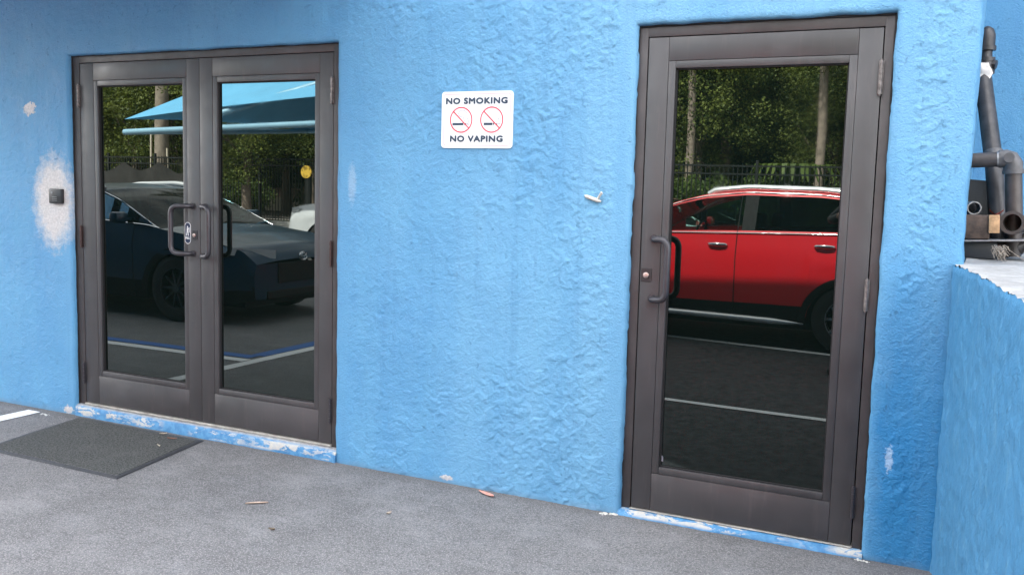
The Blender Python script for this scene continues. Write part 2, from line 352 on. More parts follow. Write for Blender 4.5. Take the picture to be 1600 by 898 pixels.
# ------------------------------------------------------------------ the blue building
WY = -.03                                    # stucco face; door frames stand at y = 0
H = 6.6
bld = empty('blue_building', (0, 0, GZ), 'bright blue stucco commercial building with dark bronze glass doors', 'building')
def unparent_local(o, p): o.parent = p; o.location = (0, 0, -GZ); return o     # keep world coordinates
LX0, LX1, LZT = -3.404, -1.522, 2.101
RX0, RX1, RZT = .003, 1.006, 2.106
fw = MB()
def jit(p, f=9, a=.004, s=0): return mnoise.noise(Vector(p)*f+Vector((s, s*2, 3)))*a+mnoise.noise(Vector(p)*f*4.7+Vector((s, 7, s)))*a*.45
def opening_ring(x0, x1, zt, z0=-.05, amp=.004, o=.06):
    path = []                                 # (x, z, nx, nz)
    st = .02
    n = int((zt-z0)/st)
    for i in range(n): path.append((x0, z0+(zt-z0)*i/n, -1, 0))
    for i in range(5): a = i/4*PI/2; path.append((x0, zt, -math.cos(a), math.sin(a)) if True else None)
    n = int((x1-x0)/st)
    for i in range(1, n): path.append((x0+(x1-x0)*i/n, zt, 0, 1))
    for i in range(5): a = i/4*PI/2; path.append((x1, zt, math.sin(a), math.cos(a)))
    n = int((zt-z0)/st)
    for i in range(1, n+1): path.append((x1, zt-(zt-z0)*i/n, 1, 0))
    prof = [(o, WY, 0), (.03, WY, .3), (.013, WY-.0005, .8), (.005, WY+.004, 1), (.0005, WY+.012, 1), (-.001, WY+.024, 1), (-.0015, .012, .6)]
    vs = []
    for (x, z, nx, nz) in path:
        for j, (d, y, w) in enumerate(prof):
            dd = d+jit((x, 0, z), 8, amp, x0)*w
            if j == 0 and nx and nz:          # square outer corner
                sx = -o if nx < 0 else o; vs.append((x+(sx if abs(nx) > .35 else sx*abs(nx)/.35), y, z+(o if nz > .35 else o*nz/.35)))
            else: vs.append((x+nx*dd, y+(jit((x, 5, z), 14, .002, 2)*w if 0 < j < 5 else 0), z+nz*dd))
    m = len(prof); fs = [(i*m+j, i*m+j+1, (i+1)*m+j+1, (i+1)*m+j) for i in range(len(path)-1) for j in range(m-1)]
    fw.add(vs, fs)
opening_ring(LX0, LX1, LZT, amp=.004); opening_ring(RX0, RX1, RZT, amp=.0055)
o = .06
def wq(x0, x1, z0, z1): fw.add([(x0, WY, z0), (x1, WY, z0), (x1, WY, z1), (x0, WY, z1)], [(0, 1, 2, 3)])
CX = 1.285; CB = CX-.05
ZT_ = 2.56
for a, b, c in ((-14, LX0-o, ZT_), (LX0-o, LX1+o, ZT_), (LX1+o, RX0-o, ZT_), (RX0-o, RX1+o, ZT_), (RX1+o, CB, ZT_)): wq(a, b, c, H)
wq(-14, -4.45, -.05, ZT_)
# trowelled relief as real geometry over the part of the wall that is seen close up
lat = np.random.RandomState(5).rand(256, 256)
def vnoise(x, z):
    xi = np.floor(x).astype(int); zi = np.floor(z).astype(int); fx = x-xi; fz = z-zi; fx = fx*fx*(3-2*fx); fz = fz*fz*(3-2*fz)
    g = lambda a, b: lat[a & 255, b & 255]
    return (g(xi, zi)*(1-fx)+g(xi+1, zi)*fx)*(1-fz)+(g(xi, zi+1)*(1-fx)+g(xi+1, zi+1)*fx)*fz
def fbm(x, z, f, n=4, ox=0., oz=0.):
    t = 0; a = 1; s_ = 0
    for i in range(n): t = t+a*vnoise(x*f+ox+i*17.3, z*f+oz+i*9.1); s_ += a; a *= .55; f *= 2.03
    return t/s_
def sst(a, b, v): t = np.clip((v-a)/(b-a), 0, 1); return t*t*(3-2*t)
def relief(x, z):
    wx = x+.05*(fbm(x, z, 14, 3, 40)-.5); wz = z+.05*(fbm(x, z, 14, 3, 80, 7)-.5)
    fl = fbm(wx*.8, wz, 35, 5, 3, 11); dens = sst(.33, .56, fbm(x, z, 2.3, 3, 5, 50))*np.clip(.30+(x+1.6)/1.9, .25, 1)
    h = .0023*sst(.50, .555, fl)*sst(.30, .75, dens+.25*fbm(x, z, 9, 2, 60))
    h = h+.0018*(sst(.60, .64, fbm(wx, wz*.8, 54, 4, 90, 3)))*dens
    h = h+.0030*(fbm(x, z, 34, 4, 7)-.5)+.0036*(fbm(x, z, 92, 3, 31)-.5)+.008*(fbm(x, z, 3.0, 2, 9)-.5)
    return h
def wgrid(x0, x1, z0, z1, st):
    nx, nz = int((x1-x0)/st)+1, int((z1-z0)/st)+1; X_, Z_ = np.meshgrid(np.linspace(x0, x1, nx), np.linspace(z0, z1, nz), indexing='ij')
    e = np.minimum(np.minimum(X_-x0 if x0 not in (-4.45,) and x0 > -4.4 else X_*0+1, x1-X_), np.where(np.full_like(X_, z1 < ZT_-.01 and False), 1, 1)); e = sst(0, .035, e)
    if z1 >= ZT_-.01: e = e*sst(0, .03, z1-Z_)
    if z0 > 1: e = e*sst(0, .035, Z_-z0)
    Y_ = WY-relief(X_, Z_)*e
    n0 = len(fw.v); fw.v += list(map(tuple, np.stack([X_, Y_, Z_], -1).reshape(-1, 3).tolist())); idx = (np.arange(nx*nz).reshape(nx, nz)+n0)
    fw.f += list(map(tuple, np.stack([idx[:-1, :-1], idx[1:, :-1], idx[1:, 1:], idx[:-1, 1:]], -1).reshape(-1, 4).tolist()))
wgrid(-4.45, LX0-o, -.05, ZT_, .008); wgrid(LX0-o, LX1+o, LZT+o, ZT_, .008); wgrid(LX1+o, RX0-o, -.05, ZT_, .0055); wgrid(RX0-o, RX1+o, RZT+o, ZT_, .006); wgrid(RX1+o, CB, -.05, ZT_, .0048)
# rounded wavy outer corner
vs = []; N = 190
for i in range(N+1):
    z = -.05+(H+.05)*i/N if i > N*.75 else -.05+(2.7)*i/(N*.75)
    if i > N*.75: z = 2.65+(H-2.65)*(i-N*.75)/(N*.25)
    j = jit((CX, 0, z), 3.2, .009, 4)+jit((CX, 1, z), 14, .0035, 8); tp = .008*max(0, z-1.2)
    for (d, y, w) in ((-.05, WY, 0), (-.02, WY, .4), (-.006, WY+.003, 1), (0, WY+.012, 1), (.001, WY+.04, 1), (0, 1.22, .2)):
        vs.append((CX+d+j*w+tp*(w > 0), y, z))
fw.add(vs, [(i*6+j, i*6+j+1, (i+1)*6+j+1, (i+1)*6+j) for i in range(N) for j in range(5)])
# the remaining envelope of the block
fw.add([(-14, WY, -.05), (-14, 10, -.05), (-14, 10, H), (-14, WY, H)], [(0, 1, 2, 3)])
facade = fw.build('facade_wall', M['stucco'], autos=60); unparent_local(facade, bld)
m = MB(); m.box(CX-.03, 14, 1.2, 1.5, -.05, H); o_ = m.build('recess_wall', M['stucco_recess']); unparent_local(o_, bld)
M['roof'] = simple('roof_membrane', (.42, .42, .41), .9)
m = MB(); m.box(-14.02, CX+.02, WY+.05, 10, H, H+.12); m.box(CX+.03, 14, 1.18, 10, H, H+.12); o_ = m.build('roof', M['roof']); unparent_local(o_, bld)
m = MB(); m.box(-13.9, 13.9, 9.8, 9.98, -.05, H-.01); m.box(13.8, 13.98, 1.5, 9.8, -.05, H-.01); o_ = m.build('rear_wall', M['stucco_recess']); unparent_local(o_, bld)
m = MB(); m.box(-13.8, CX-.08, .15, .2, -.04, H-.02); o_ = m.build('wall_core', M['dark_gap']); unparent_local(o_, bld)
M['shade_slab'] = simple('shade_slab_blue', (.05, .20, .42), .5, .1, .15, 4)
m = MB(); m.box(-5.3, -1.35, -1.5, WY-.002, 2.62, 2.76, .01); o_ = m.build('added_shade_slab', M['shade_slab']); unparent_local(o_, bld)  # slab added above the view to shade the upper left wall

def door_step(x0, x1, zt, amp, name='door_step'):
    m = MB(); n = int((x1-x0)/.012); vs = []
    prof = [(WY-.010, -.02), (WY-.009, .012), (WY-.006, zt*.45), (WY-.001, zt*.74), (WY+.009, zt*.94), (-.006, zt), (.035, zt+.002)]
    for i in range(n+1):
        x = x0+(x1-x0)*i/n
        for j, (y, z) in enumerate(prof):
            a = amp if 0 < j < 5 else amp*.2
            vs.append((x, y+mnoise.noise(Vector((x*11, j*.5, 0)))*a+mnoise.noise(Vector((x*47, j*.9, 5)))*a*.6, z+mnoise.noise(Vector((x*15, 4, j*.6)))*a*.6*(j > 0)))
    k = len(prof); m.add(vs, [(i*k+j, i*k+j+1, (i+1)*k+j+1, (i+1)*k+j) for i in range(n) for j in range(k-1)])
    for e in (0, n): m.add([vs[e*k+j] for j in range(k)]+[(vs[e*k][0], .035, -.02)], [tuple(range(k+1))])
    o = m.build(name, M['step'], autos=50); unparent_local(o, bld); return o
door_step(LX0-.004, LX1+.006, .077, .005)['label'] = 'blue painted step with worn cream patches under the double door'
door_step(RX0-.006, RX1+.006, .036, .004)['label'] = 'low blue painted step under the single door'

# ------------------------------------------------------------------ doors
def tube_handle(face_y, xm, xb, zt, zb, proj, r=.0135):
    """offset pull: two mounts on the stile, the bar swung aside over the glass"""
    pts = []
    c = .045
    P0, P1 = Vector((xm, face_y, zt)), Vector((xm+(xb-xm)*.10, face_y-proj*.72, zt))
    A = Vector((xb, face_y-proj, zt-.0)); 
    def bez(a, b, c_, n=6): return [a*(1-t)**2+b*2*t*(1-t)+c_*t*t for t in [i/n for i in range(n+1)]]
    top = [P0]+bez(P0+(P1-P0)*.45, P1, P1+(A-P1)*.35)+bez(P1+(A-P1)*.45, A, A+Vector((0, 0, -c)), 7)
    Q0, Q1 = Vector((xm, face_y, zb)), Vector((xm+(xb-xm)*.10, face_y-proj*.72, zb)); B = Vector((xb, face_y-proj, zb))
    bot = [Q0]+bez(Q0+(Q1-Q0)*.45, Q1, Q1+(B-Q1)*.35)+bez(Q1+(B-Q1)*.45, B, B+Vector((0, 0, c)), 7)
    m = MB(); m.tube(top+bot[::-1], r, 16)
    for z in (zt, zb): m.tube([(xm, face_y+.001, z), (xm, face_y-.006, z)], r*1.35, 16)
    return m
def text_mesh(body, size, bold=.0, width=None, mat_=None, name='lettering', parent=None, center=(0, 0, 0), thick=.0006, align='CENTER', space=1.0):
    cu_ = bpy.data.curves.new('t', 'FONT'); cu_.body = body; cu_.size = size;  cu_.extrude = thick; cu_.align_x = align; cu_.align_y = 'CENTER'
    cu_.space_character = space; cu_.resolution_u = 3
    t = bpy.data.objects.new('t', cu_); COL.objects.link(t); dg = bpy.context.evaluated_depsgraph_get(); dg.update()
    me = bpy.data.meshes.new_from_object(t.evaluated_get(dg)); bpy.data.objects.remove(t)
    co = np.zeros(len(me.vertices)*3); me.vertices.foreach_get('co', co); co = co.reshape(-1, 3)
    if bold:                                           # heavier strokes: slightly shifted copies, each a hair proud of the last
        pass
    sx = 1
    if width: sx = width/(co[:, 0].max()-co[:, 0].min())
    cx = (co[:, 0].max()+co[:, 0].min())/2; cy = (co[:, 1].max()+co[:, 1].min())/2
    new = np.stack([(co[:, 0]-cx)*sx+center[0], -co[:, 2]+center[1], co[:, 1]-cy+center[2]], 1)
    me.vertices.foreach_set('co', new.ravel()); me.update()
    if bold:
        bm = bmesh.new()
        for q, (ax, az) in enumerate(((-1, 0), (1, 0), (0, 1), (0, -1), (.7, .7), (-.7, -.7), (.7, -.7), (-.7, .7))):
            nv = len(bm.verts); bm.from_mesh(me); bm.verts.ensure_lookup_table()
            for v in bm.verts[nv:]: v.co += Vector((ax*bold, -q*.00007, az*bold))
        bm.to_mesh(me); bm.free()
    me.materials.clear(); me.materials.append(mat_); me.update()
    ob = bpy.data.objects.new(name, me); COL.objects.link(ob); ob.parent = parent; return ob

def make_leaf(root, x0, x1, z0, z1, gx0, gx1, gz0, gz1, seam=.031, name='door_leaf', lab=None):
    """leaf in coordinates local to root; stiles and rails with fine joints, glass set 22 mm back"""
    g_ = .0013; s = seam; m = MB(); D = .044
    m.box(x0, gx0-s, 0, D, z0, z1, .0014); m.box(gx1+s, x1, 0, D, z0, z1, .0014)                     # stiles
    m.box(gx0-s+g_, gx1+s-g_, 0, D, gz1+s, z1, .0012); m.box(gx0-s+g_, gx1+s-g_, 0, D, z0, gz0-s, .0012)   # rails
    leaf = m.build(name, M['bronze'], root, autos=30)
    if lab: leaf['label'] = lab
    b = MB(); t = .0008                                                                                # glazing bead
    for (a0, a1, c0, c1) in ((gx0-s+g_, gx0, gz0-s+g_, gz1+s-g_), (gx1, gx1+s-g_, gz0-s+g_, gz1+s-g_)):
        b.box(a0, a1, .0012, .03, c0, c1, .002)
    b.box(gx0+.0004, gx1-.0004, .0014, .03, gz1, gz1+s-g_, .002); b.box(gx0+.0004, gx1-.0004, .0014, .03, gz0-s+g_, gz0, .002)
    b.build('glazing_bead', M['bronze'], leaf, autos=30)
    q = MB(); w = .006
    q.box(gx0, gx0+w, .012, .0285, gz0, gz1); q.box(gx1-w, gx1, .012, .0285, gz0, gz1); q.box(gx0+w, gx1-w, .012, .0285, gz1-w, gz1); q.box(gx0+w, gx1-w, .012, .0285, gz0, gz0+w)
    q.build('gasket', M['dark_gap'], leaf)
    p = MB(); p.box(gx0+.001, gx1-.001, .0215, .0275, gz0+.001, gz1-.001); p.build('glass_pane', M['glass'], leaf)
    k = MB(); k.box(x0+.004, x1-.004, .030, .036, z0+.004, z1-.004); k.build('dark_backing', M['dark_gap'], leaf)  # dark plate added behind the joints to stop light leaks
    return leaf
def hinge(parent, x, z0, z1, m1, bright=False):
    m = MB(); n = 5
    for i in range(n):
        a, b = z0+(z1-z0)*i/n, z0+(z1-z0)*(i+1)/n
        m.tube([(x, -.0085, a+.0008), (x, -.0085, b-.0008)], .0072, 12)
    m.tube([(x, -.0085, z0-.005), (x, -.0085, z1+.005)], .0045, 10)
    m.box(x-.009, x+.009, -.004, .001, z0, z1, .0005)
    return m.build('hinge', m1, parent, autos=40)
def lock(parent, x, z, w=.026, h=.036, r=.0095):
    m = MB(); m.box(x-w/2, x+w/2, -.004, .001, z-h/2, z+h/2, .0015); pl = m.build('lock_plate', M['lockplate'], parent)
    return pl
def lock_cyl(parent, x, z, r=.0095):
    m = MB(); m.tube([(x, 0, z), (x, -.009, z), (x, -.0105, z)], [r, r, r*.8], 20); m.box(x-.0009, x+.0009, -.0112, -.0100, z-.005, z+.005)
    return m.build('lock_cylinder', M['lock'], parent, autos=40)

def frame(root, x0, x1, z0, z1, w, lx0, lx1, lz1, zth):
    f = MB()
    f.box(x0, lx0-.003, -.001, .11, z0, z1, .001); f.box(lx1+.003, x1, -.001, .11, z0, z1, .001); f.box(lx0-.003, lx1+.003, -.001, .11, lz1+.003, z1, .001)
    f.build('door_frame', M['bronze_frame'], root, autos=30)
    k = MB(); k.box(lx0-.004, lx1+.004, .06, .07, z0, lz1+.004); k.build('door_stop', M['dark_gap'], root)
    sb = MB(); pts = []
    for (xa, za, xb, zb) in ((x0-.001, z0, x0-.001, z1+.001), (x0-.001, z1+.001, x1+.001, z1+.001), (x1+.001, z1+.001, x1+.001, z0)):
        L = math.hypot(xb-xa, zb-za); n = int(L/.03); pts += [(xa+(xb-xa)*i/n+mnoise.noise(Vector((i*.4, xa, 0)))*.002, -.004, za+(zb-za)*i/n+mnoise.noise(Vector((i*.4, xa, 9)))*.002) for i in range(n+1)]
    sb.tube(pts, .0048, 6); sb.build('shadow_gap_strip', M['dark_gap'], root, autos=60)  # black strip standing in for the shadowed gap round the frame
    t = MB(); t.box(lx0-.003, lx1+.003, -.012, .05, z0, zth, .002); t.build('threshold', M['alu'], root)

# double door
dd = empty('double_glass_door', (-2.4545, 0, .078), 'dark bronze double glass door above a chipped blue step, left of the no smoking sign', 'door')
inner = lambda x: x+2.4545
ZB = .078
frame(dd, inner(-3.402), inner(-1.524), 0, 2.100-ZB, .05, inner(-3.347), inner(-1.566), 2.058-ZB, .011)
l1 = make_leaf(dd, inner(-3.346), inner(-2.4435), .015, 2.057-ZB, inner(-3.21), inner(-2.564), .290-ZB, 1.930-ZB, lab='left door leaf with the pull sticker and lock')
l2 = make_leaf(dd, inner(-2.4405), inner(-1.567), .015, 2.057-ZB, inner(-2.32), inner(-1.680), .290-ZB, 1.930-ZB, lab='right door leaf with plain centre stile')
tube_handle(0, inner(-2.494), inner(-2.600), 1.275-ZB, 1.018-ZB, .058).build('pull_handle', M['handle'], l1, autos=50)
tube_handle(0, inner(-2.408), inner(-2.330), 1.275-ZB, 1.010-ZB, .058).build('pull_handle', M['handle'], l2, autos=50)
for z0, z1, mm in ((1.816, 1.938, 'hinge_worn'), (1.012, 1.132, 'hinge'), (.206, .326, 'handle')): hinge(l1, inner(-3.356), z0-ZB, z1-ZB, M[mm])
for z0, z1, mm in ((1.810, 1.934, 'hinge_worn'), (1.007, 1.130, 'hinge'), (.206, .326, 'handle')): hinge(l2, inner(-1.572), z0-ZB, z1-ZB, M[mm])
lock(l1, inner(-2.480), 1.120-ZB, .036, .05); lock_cyl(l1, inner(-2.482), 1.118-ZB, .010)
# oval sticker: walking figure over the word PULL
def pill(w, h, cx, cz, n=12):
    r = w/2; pts = [(cx+r*math.cos(a), cz+h/2-r+r*math.sin(a)) for a in [PI*i/n for i in range(n+1)]]
    return pts+[(cx+r*math.cos(a), cz-h/2+r+r*math.sin(a)) for a in [PI+PI*i/n for i in range(n+1)]]
sx, sz = inner(-2.533), 1.128-ZB
m = MB(); m.prism(pill(.043, .118, sx, sz), -.0006, .0004); st_ = m.build('pull_sticker', M['sign_white'], l1)
st_['label'] = 'oval navy sticker with white walking figure and the word PULL'
stick = empty('dummy', (0, 0, 0), None, None); bpy.data.objects.remove(stick)
m = MB(); m.prism(pill(.037, .112, sx, sz), -.0011, -.0007); o_ = m.build('sticker_field', M['navy'], l1)
m = MB()
def fig(pts): m.prism([(sx+a*.001, sz+b*.001) for a, b in pts], -.0018, -.0012)
fig([(-4.5, 36), (-1, 38.5), (2.5, 36), (2.5, 31), (-1, 29), (-4.5, 31)])
fig([(-6, 28), (3, 28), (4, 8), (-6, 8)]); fig([(-6, 9), (-1.5, 9), (-6, -15), (-10.5, -15)]); fig([(-1, 9), (4, 9), (8, -15), (3.5, -15)])
fig([(2, 27), (10, 17), (12.5, 19.5), (5, 28)]); fig([(9, 31), (13, 31), (13, 3), (9, 3)])
m.build('sticker_figure', M['sign_white'], l1)
text_mesh('PULL', .017, .0005, .030, M['sign_white'], 'sticker_lettering', l1, (sx, -.0014, sz-.027), .0003)

# single door
sdr = empty('single_glass_door', (.5, 0, .038), 'dark bronze single glass door nearest the corner, red car mirrored in its pane', 'door')
si = lambda x: x-.5
ZB2 = .038
frame(sdr, si(.001), si(1.004), 0, 2.102-ZB2, .045, si(.045), si(.9645), 2.0565-ZB2, .004)
l3 = make_leaf(sdr, si(.0465), si(.963), .007, 2.0555-ZB2, si(.1635), si(.8462), .2386-ZB2, 1.929-ZB2)
tube_handle(0, si(.103), si(.181), 1.222-ZB2, .968-ZB2, .058).build('pull_handle', M['handle'], l3, autos=50)
for z0, z1, mm in ((1.808, 1.933, 'hinge_worn'), (.983, 1.105, 'hinge_worn'), (.159, .284, 'handle')): hinge(l3, si(.9625), z0-ZB2, z1-ZB2, M[mm])
lock(l3, si(.0745), 1.068-ZB2, .046, .058); lock_cyl(l3, si(.0745), 1.066-ZB2, .0125)
m = MB(); m.prism([(si(.166), .262-ZB2), (si(.177), .262-ZB2), (si(.177), .282-ZB2), (si(.1715), .288-ZB2), (si(.166), .282-ZB2)], .0205, .0212); m.build('glass_label', M['sign_gray'], l3)

# ------------------------------------------------------------------ no smoking sign
sg = empty('no_smoking_sign', (-.7435, WY-.006, 1.722), 'white NO SMOKING NO VAPING sign fixed to the blue wall between the doors', 'sign', rz=R(0))
def rrect(w, h, r, n=6):
    p = []
    for cx, cz, a0 in ((w/2-r, h/2-r, 0), (-w/2+r, h/2-r, PI/2), (-w/2+r, -h/2+r, PI), (w/2-r, -h/2+r, 1.5*PI)):
        p += [(cx+r*math.cos(a0+PI/2*i/n), cz+r*math.sin(a0+PI/2*i/n)) for i in range(n+1)]
    return p
sw, sh = .365, .254
m = MB(); m.prism(rrect(sw, sh, .016), -.002, .005); m.build('sign_panel', M['sign_white'], sg)
m = MB(); a, b = rrect(sw-.022, sh-.022, .011), rrect(sw-.0265, sh-.0265, .009); n = len(a)
m.add([(x, -.0026, z) for x, z in a]+[(x, -.0026, z) for x, z in b], [(i, (i+1) % n, n+(i+1) % n, n+i) for i in range(n)]); m.build('border_line', M['sign_pink'], sg)
text_mesh('NO SMOKING', .036, .0023, .312, M['sign_navy'], 'lettering', sg, (-.002, -.0028, .085), .0003, space=1.12)['label'] = 'navy words NO SMOKING'
text_mesh('NO VAPING', .036, .0023, .268, M['sign_navy'], 'lettering', sg, (0, -.0028, -.085), .0003, space=1.12)['label'] = 'navy words NO VAPING'
def prohibition(cx, vape):
    m = MB(); n = 48; r = .0585; t = .0056; ys = -.0034
    m.add([(cx+(r-t*(j))*math.cos(2*PI*i/n), ys, (r-t*j)*math.sin(2*PI*i/n)) for j in (0, 1) for i in range(n)], [(i, (i+1) % n, n+(i+1) % n, n+i) for i in range(n)])
    a = R(137); d = Vector((math.cos(a), 0, math.sin(a))); nn = Vector((-d.z, 0, d.x))*t*.5; c = Vector((cx, ys-.0001, 0)); q = r-t*.6
    m.add([c+d*q+nn, c-d*q+nn, c-d*q-nn, c+d*q-nn], [(0, 1, 2, 3)]); m.build('prohibition_ring', M['sign_red'], sg)
    m = MB(); z = -.019; y = -.0028
    def r_(x0, x1, h): m.add([(cx+x0, y, z-h), (cx+x1, y, z-h), (cx+x1, y, z+h), (cx+x0, y, z+h)], [(0, 1, 2, 3)])
    if not vape: r_(-.045, .012, .0055); r_(.016, .027, .0042); r_(.031, .034, .003)
    else: r_(-.040, .004, .0055); r_(.007, .012, .0045); r_(.024, .029, .003); r_(.038, .043, .0012); r_(.034, .037, .002)
    m.build('cigarette', M['sign_navy'], sg)
    m = MB()
    if not vape: P_ = [(.038, -.026), (.040, -.012), (.036, .002), (.030, .008), (.031, .022), (.027, .034), (.016, .042), (.002, .043), (-.010, .038), (-.015, .029), (-.009, .017), (.004, .013), (.012, .012), (.013, .002), (.020, -.006), (.029, -.008)]
    else: P_ = [(.034, .006), (.038, .003), (.034, -.002), (.037, .010)]
    P_ = [(cx+a_, y, b_) for a_, b_ in P_]
    for p, q in zip(P_, P_[1:]):
        p, q = Vector(p), Vector(q); d = (q-p).normalized(); nn = Vector((-d.z, 0, d.x))*.0010; m.add([p+nn, p-nn, q-nn, q+nn], [(0, 1, 2, 3)])
    m.build('smoke_outline', M['sign_gray'], sg)
prohibition(-.079, False); prohibition(.078, True)

# ------------------------------------------------------------------ card reader, plaster hook
rd = empty('card_reader', (-3.513, WY, 1.300), 'small black square card reader on the bare white patch left of the double door', 'card reader')
m = MB(); m.box(-.052, .052, -.024, .002, -.043, .043, .006); m.build('housing', M['plastic_black'], rd, autos=40)
m = MB()
for i in range(3): m.box(-.022, .020, -.0252, -.0243, -.006-.010*i, -.0035-.010*i)
m.tube([(-.022, -.0243, .020), (-.022, -.0256, .020)], .007, 12); m.build('reader_marks', simple('reader_grey', (.16, .17, .18), .5), rd)
M['plaster'] = simple('old_plaster', (.47, .46, .42), .8, 0, .2, 60, .002, 120)
m = MB()
def lump(m, pts, rs, seed=0, n=8):
    P_ = []
    m0 = len(m.v); m.tube(pts, rs, n)
    for i in range(m0, len(m.v)):
        v = Vector(m.v[i]); m.v[i] = tuple(v+Vector((mnoise.noise(v*160), mnoise.noise(v*160+Vector((5, 5, 5))), mnoise.noise(v*160+Vector((9, 1, 5)))))*.003)
lump(m, [(-.040, -.002, .009), (-.030, -.005, .006), (-.008, -.008, -.001), (.018, -.008, -.010), (.036, -.004, -.014)], [.004, .008, .0075, .009, .004])
lump(m, [(.020, -.006, -.006), (.030, -.012, .008), (.043, -.018, .024)], [.006, .005, .006])
tag(m.build('plaster_lump', M['plaster'], autos=60, loc=(-.166, WY, 1.386)), 'small forked lump of white plaster stuck to the wall left of the single door', 'plaster')

# ------------------------------------------------------------------ door mat
C4 = [(-3.345, -.070), (-2.350, -.075), (-2.232, -.765), (-3.105, -.770)]
C4 = [(-3.337, -.062), (-2.359, -.072), (-2.222, -.779), (-3.20, -.770)]
mt = empty('door_mat', (-2.78, -.42, GZ), 'flat charcoal entrance mat on the asphalt in front of the double door', 'door mat')
def rp(pts, z): return [(x+2.78, y+.42, z) for x, y in pts]
def inset(pts, d):
    cx = sum(p[0] for p in pts)/4; cy = sum(p[1] for p in pts)/4; o = []
    for x, y in pts: o.append((x-math.copysign(d, x-cx), y-math.copysign(d, y-cy)))
    return o
def subdiv_loop(pts, n=24):
    o = []
    for i in range(4):
        a, b = pts[i], pts[(i+1) % 4]
        for k in range(n): t = k/n; o.append((a[0]+(b[0]-a[0])*t, a[1]+(b[1]-a[1])*t))
    return o
L_ = [subdiv_loop(C4), subdiv_loop(inset(C4, .006)), subdiv_loop(inset(C4, .028)), subdiv_loop(inset(C4, .031))]
zs = (0.0005, .005, .006, .0085); vs = []; n = len(L_[0])
for j, lp in enumerate(L_):
    for i, (x, y) in enumerate(lp):
        w = mnoise.noise(Vector((x*3, y*3, 0)))*.005; vs.append((x+2.78, y+.42, max(.0004, zs[j]+(w if j else 0)*.6+.001)))
m = MB(); m.add(vs, [(j*n+i, j*n+(i+1) % n, (j+1)*n+(i+1) % n, (j+1)*n+i) for j in range(2) for i in range(n)]); m.build('rubber_border', M['mat_edge'], mt, autos=60)
m = MB(); inn = [vs[2*n+i] for i in range(n)]; top = [vs[3*n+i] for i in range(n)]
m.add(inn+top+[(0, 0, .0095)], [(i, (i+1) % n, n+(i+1) % n, n+i) for i in range(n)]+[(n+i, n+(i+1) % n, 2*n) for i in range(n)]); m.build('fibre_field', M['mat_rubber'], mt)

# ------------------------------------------------------------------ litter: leaves, twigs, chips
def leaf(name, x, y, rz, L, w, col, label, curl=.012, grp=None, cat='leaf', z=GZ, tilt=0):
    m = MB(); n = 10; vs = []
    for i in range(n+1):
        t = i/n; ww = w*math.sin(PI*min(1, t*1.02))**.8+.0006; bend = math.sin(PI*t)*L*.16
        zc = curl*(2*t-1)**2+.002
        for s in (-1, 0, 1): vs.append(((t-.5)*L, bend+s*ww/2, zc+(0 if s else -.002)+abs(s)*.003))
    m.add(vs, [(i*3+j, i*3+j+1, i*3+j+4, i*3+j+3) for i in range(n) for j in (0, 1)])
    mm = simple('dry_leaf', col, .7, 0, .35, 60)
    o = m.build(name, mm, autos=60, loc=(x, y, z), rot=(tilt, 0, rz)); return tag(o, label, cat, grp)
leaf('dry_leaf', -.615, -.105, R(-22), .105, .030, (.50, .24, .19), 'pinkish brown dry leaf on the asphalt against the foot of the blue wall', .010)
leaf('dry_leaf', -1.43, -.72, R(38), .098, .018, (.36, .27, .21), 'slender tan dry leaf lying alone on the asphalt near the doormat', .006)
leaf('dry_leaf', -1.17, -.93, R(10), .030, .020, (.12, .09, .06), 'tiny dark curled leaf on open asphalt in front of the tan leaf', .005)
leaf('dry_leaf', -.865, -.53, R(70), .026, .020, (.30, .25, .20), 'tiny tan leaf crumb on the asphalt below the low paint chip', .006)
leaf('dry_leaf', -2.505, -.16, R(15), .055, .010, (.22, .10, .07), 'reddish twig-like leaf on the doormat by its right corner', .006, z=GZ+.010)
leaf('dry_leaf', -2.62, -.11, R(40), .04, .008, (.42, .36, .28), 'small straw-coloured leaf on the doormat near the step', .006, z=GZ+.010)
leaf('dry_leaf', -2.46, -.30, R(-30), .045, .008, (.38, .34, .27), 'pale grass blade on the right end of the doormat', .006, z=GZ+.010)
M['debris'] = simple('grit', (.22, .19, .16), .9, 0, .5, 200); 
m = MB(); rr = random.Random(3)
for i in range(420):
    x = rr.uniform(-4.3, 1.2); y = WY-.035-abs(rr.gauss(0, .035)); s = rr.uniform(.001, .0032)
    if rr.random() < .25: x = rr.uniform(-3.9, -3.35); y = -rr.uniform(.06, .3)
    m.add([(x+rr.uniform(-s, s), y+rr.uniform(-s, s), GZ+rr.uniform(0, s)) for _ in range(4)], [(0, 1, 2), (0, 2, 3), (0, 3, 1), (1, 3, 2)])
tag(m.build('grit', M['debris']), 'loose grit and crumbs along the foot of the wall', 'debris', kind='stuff')
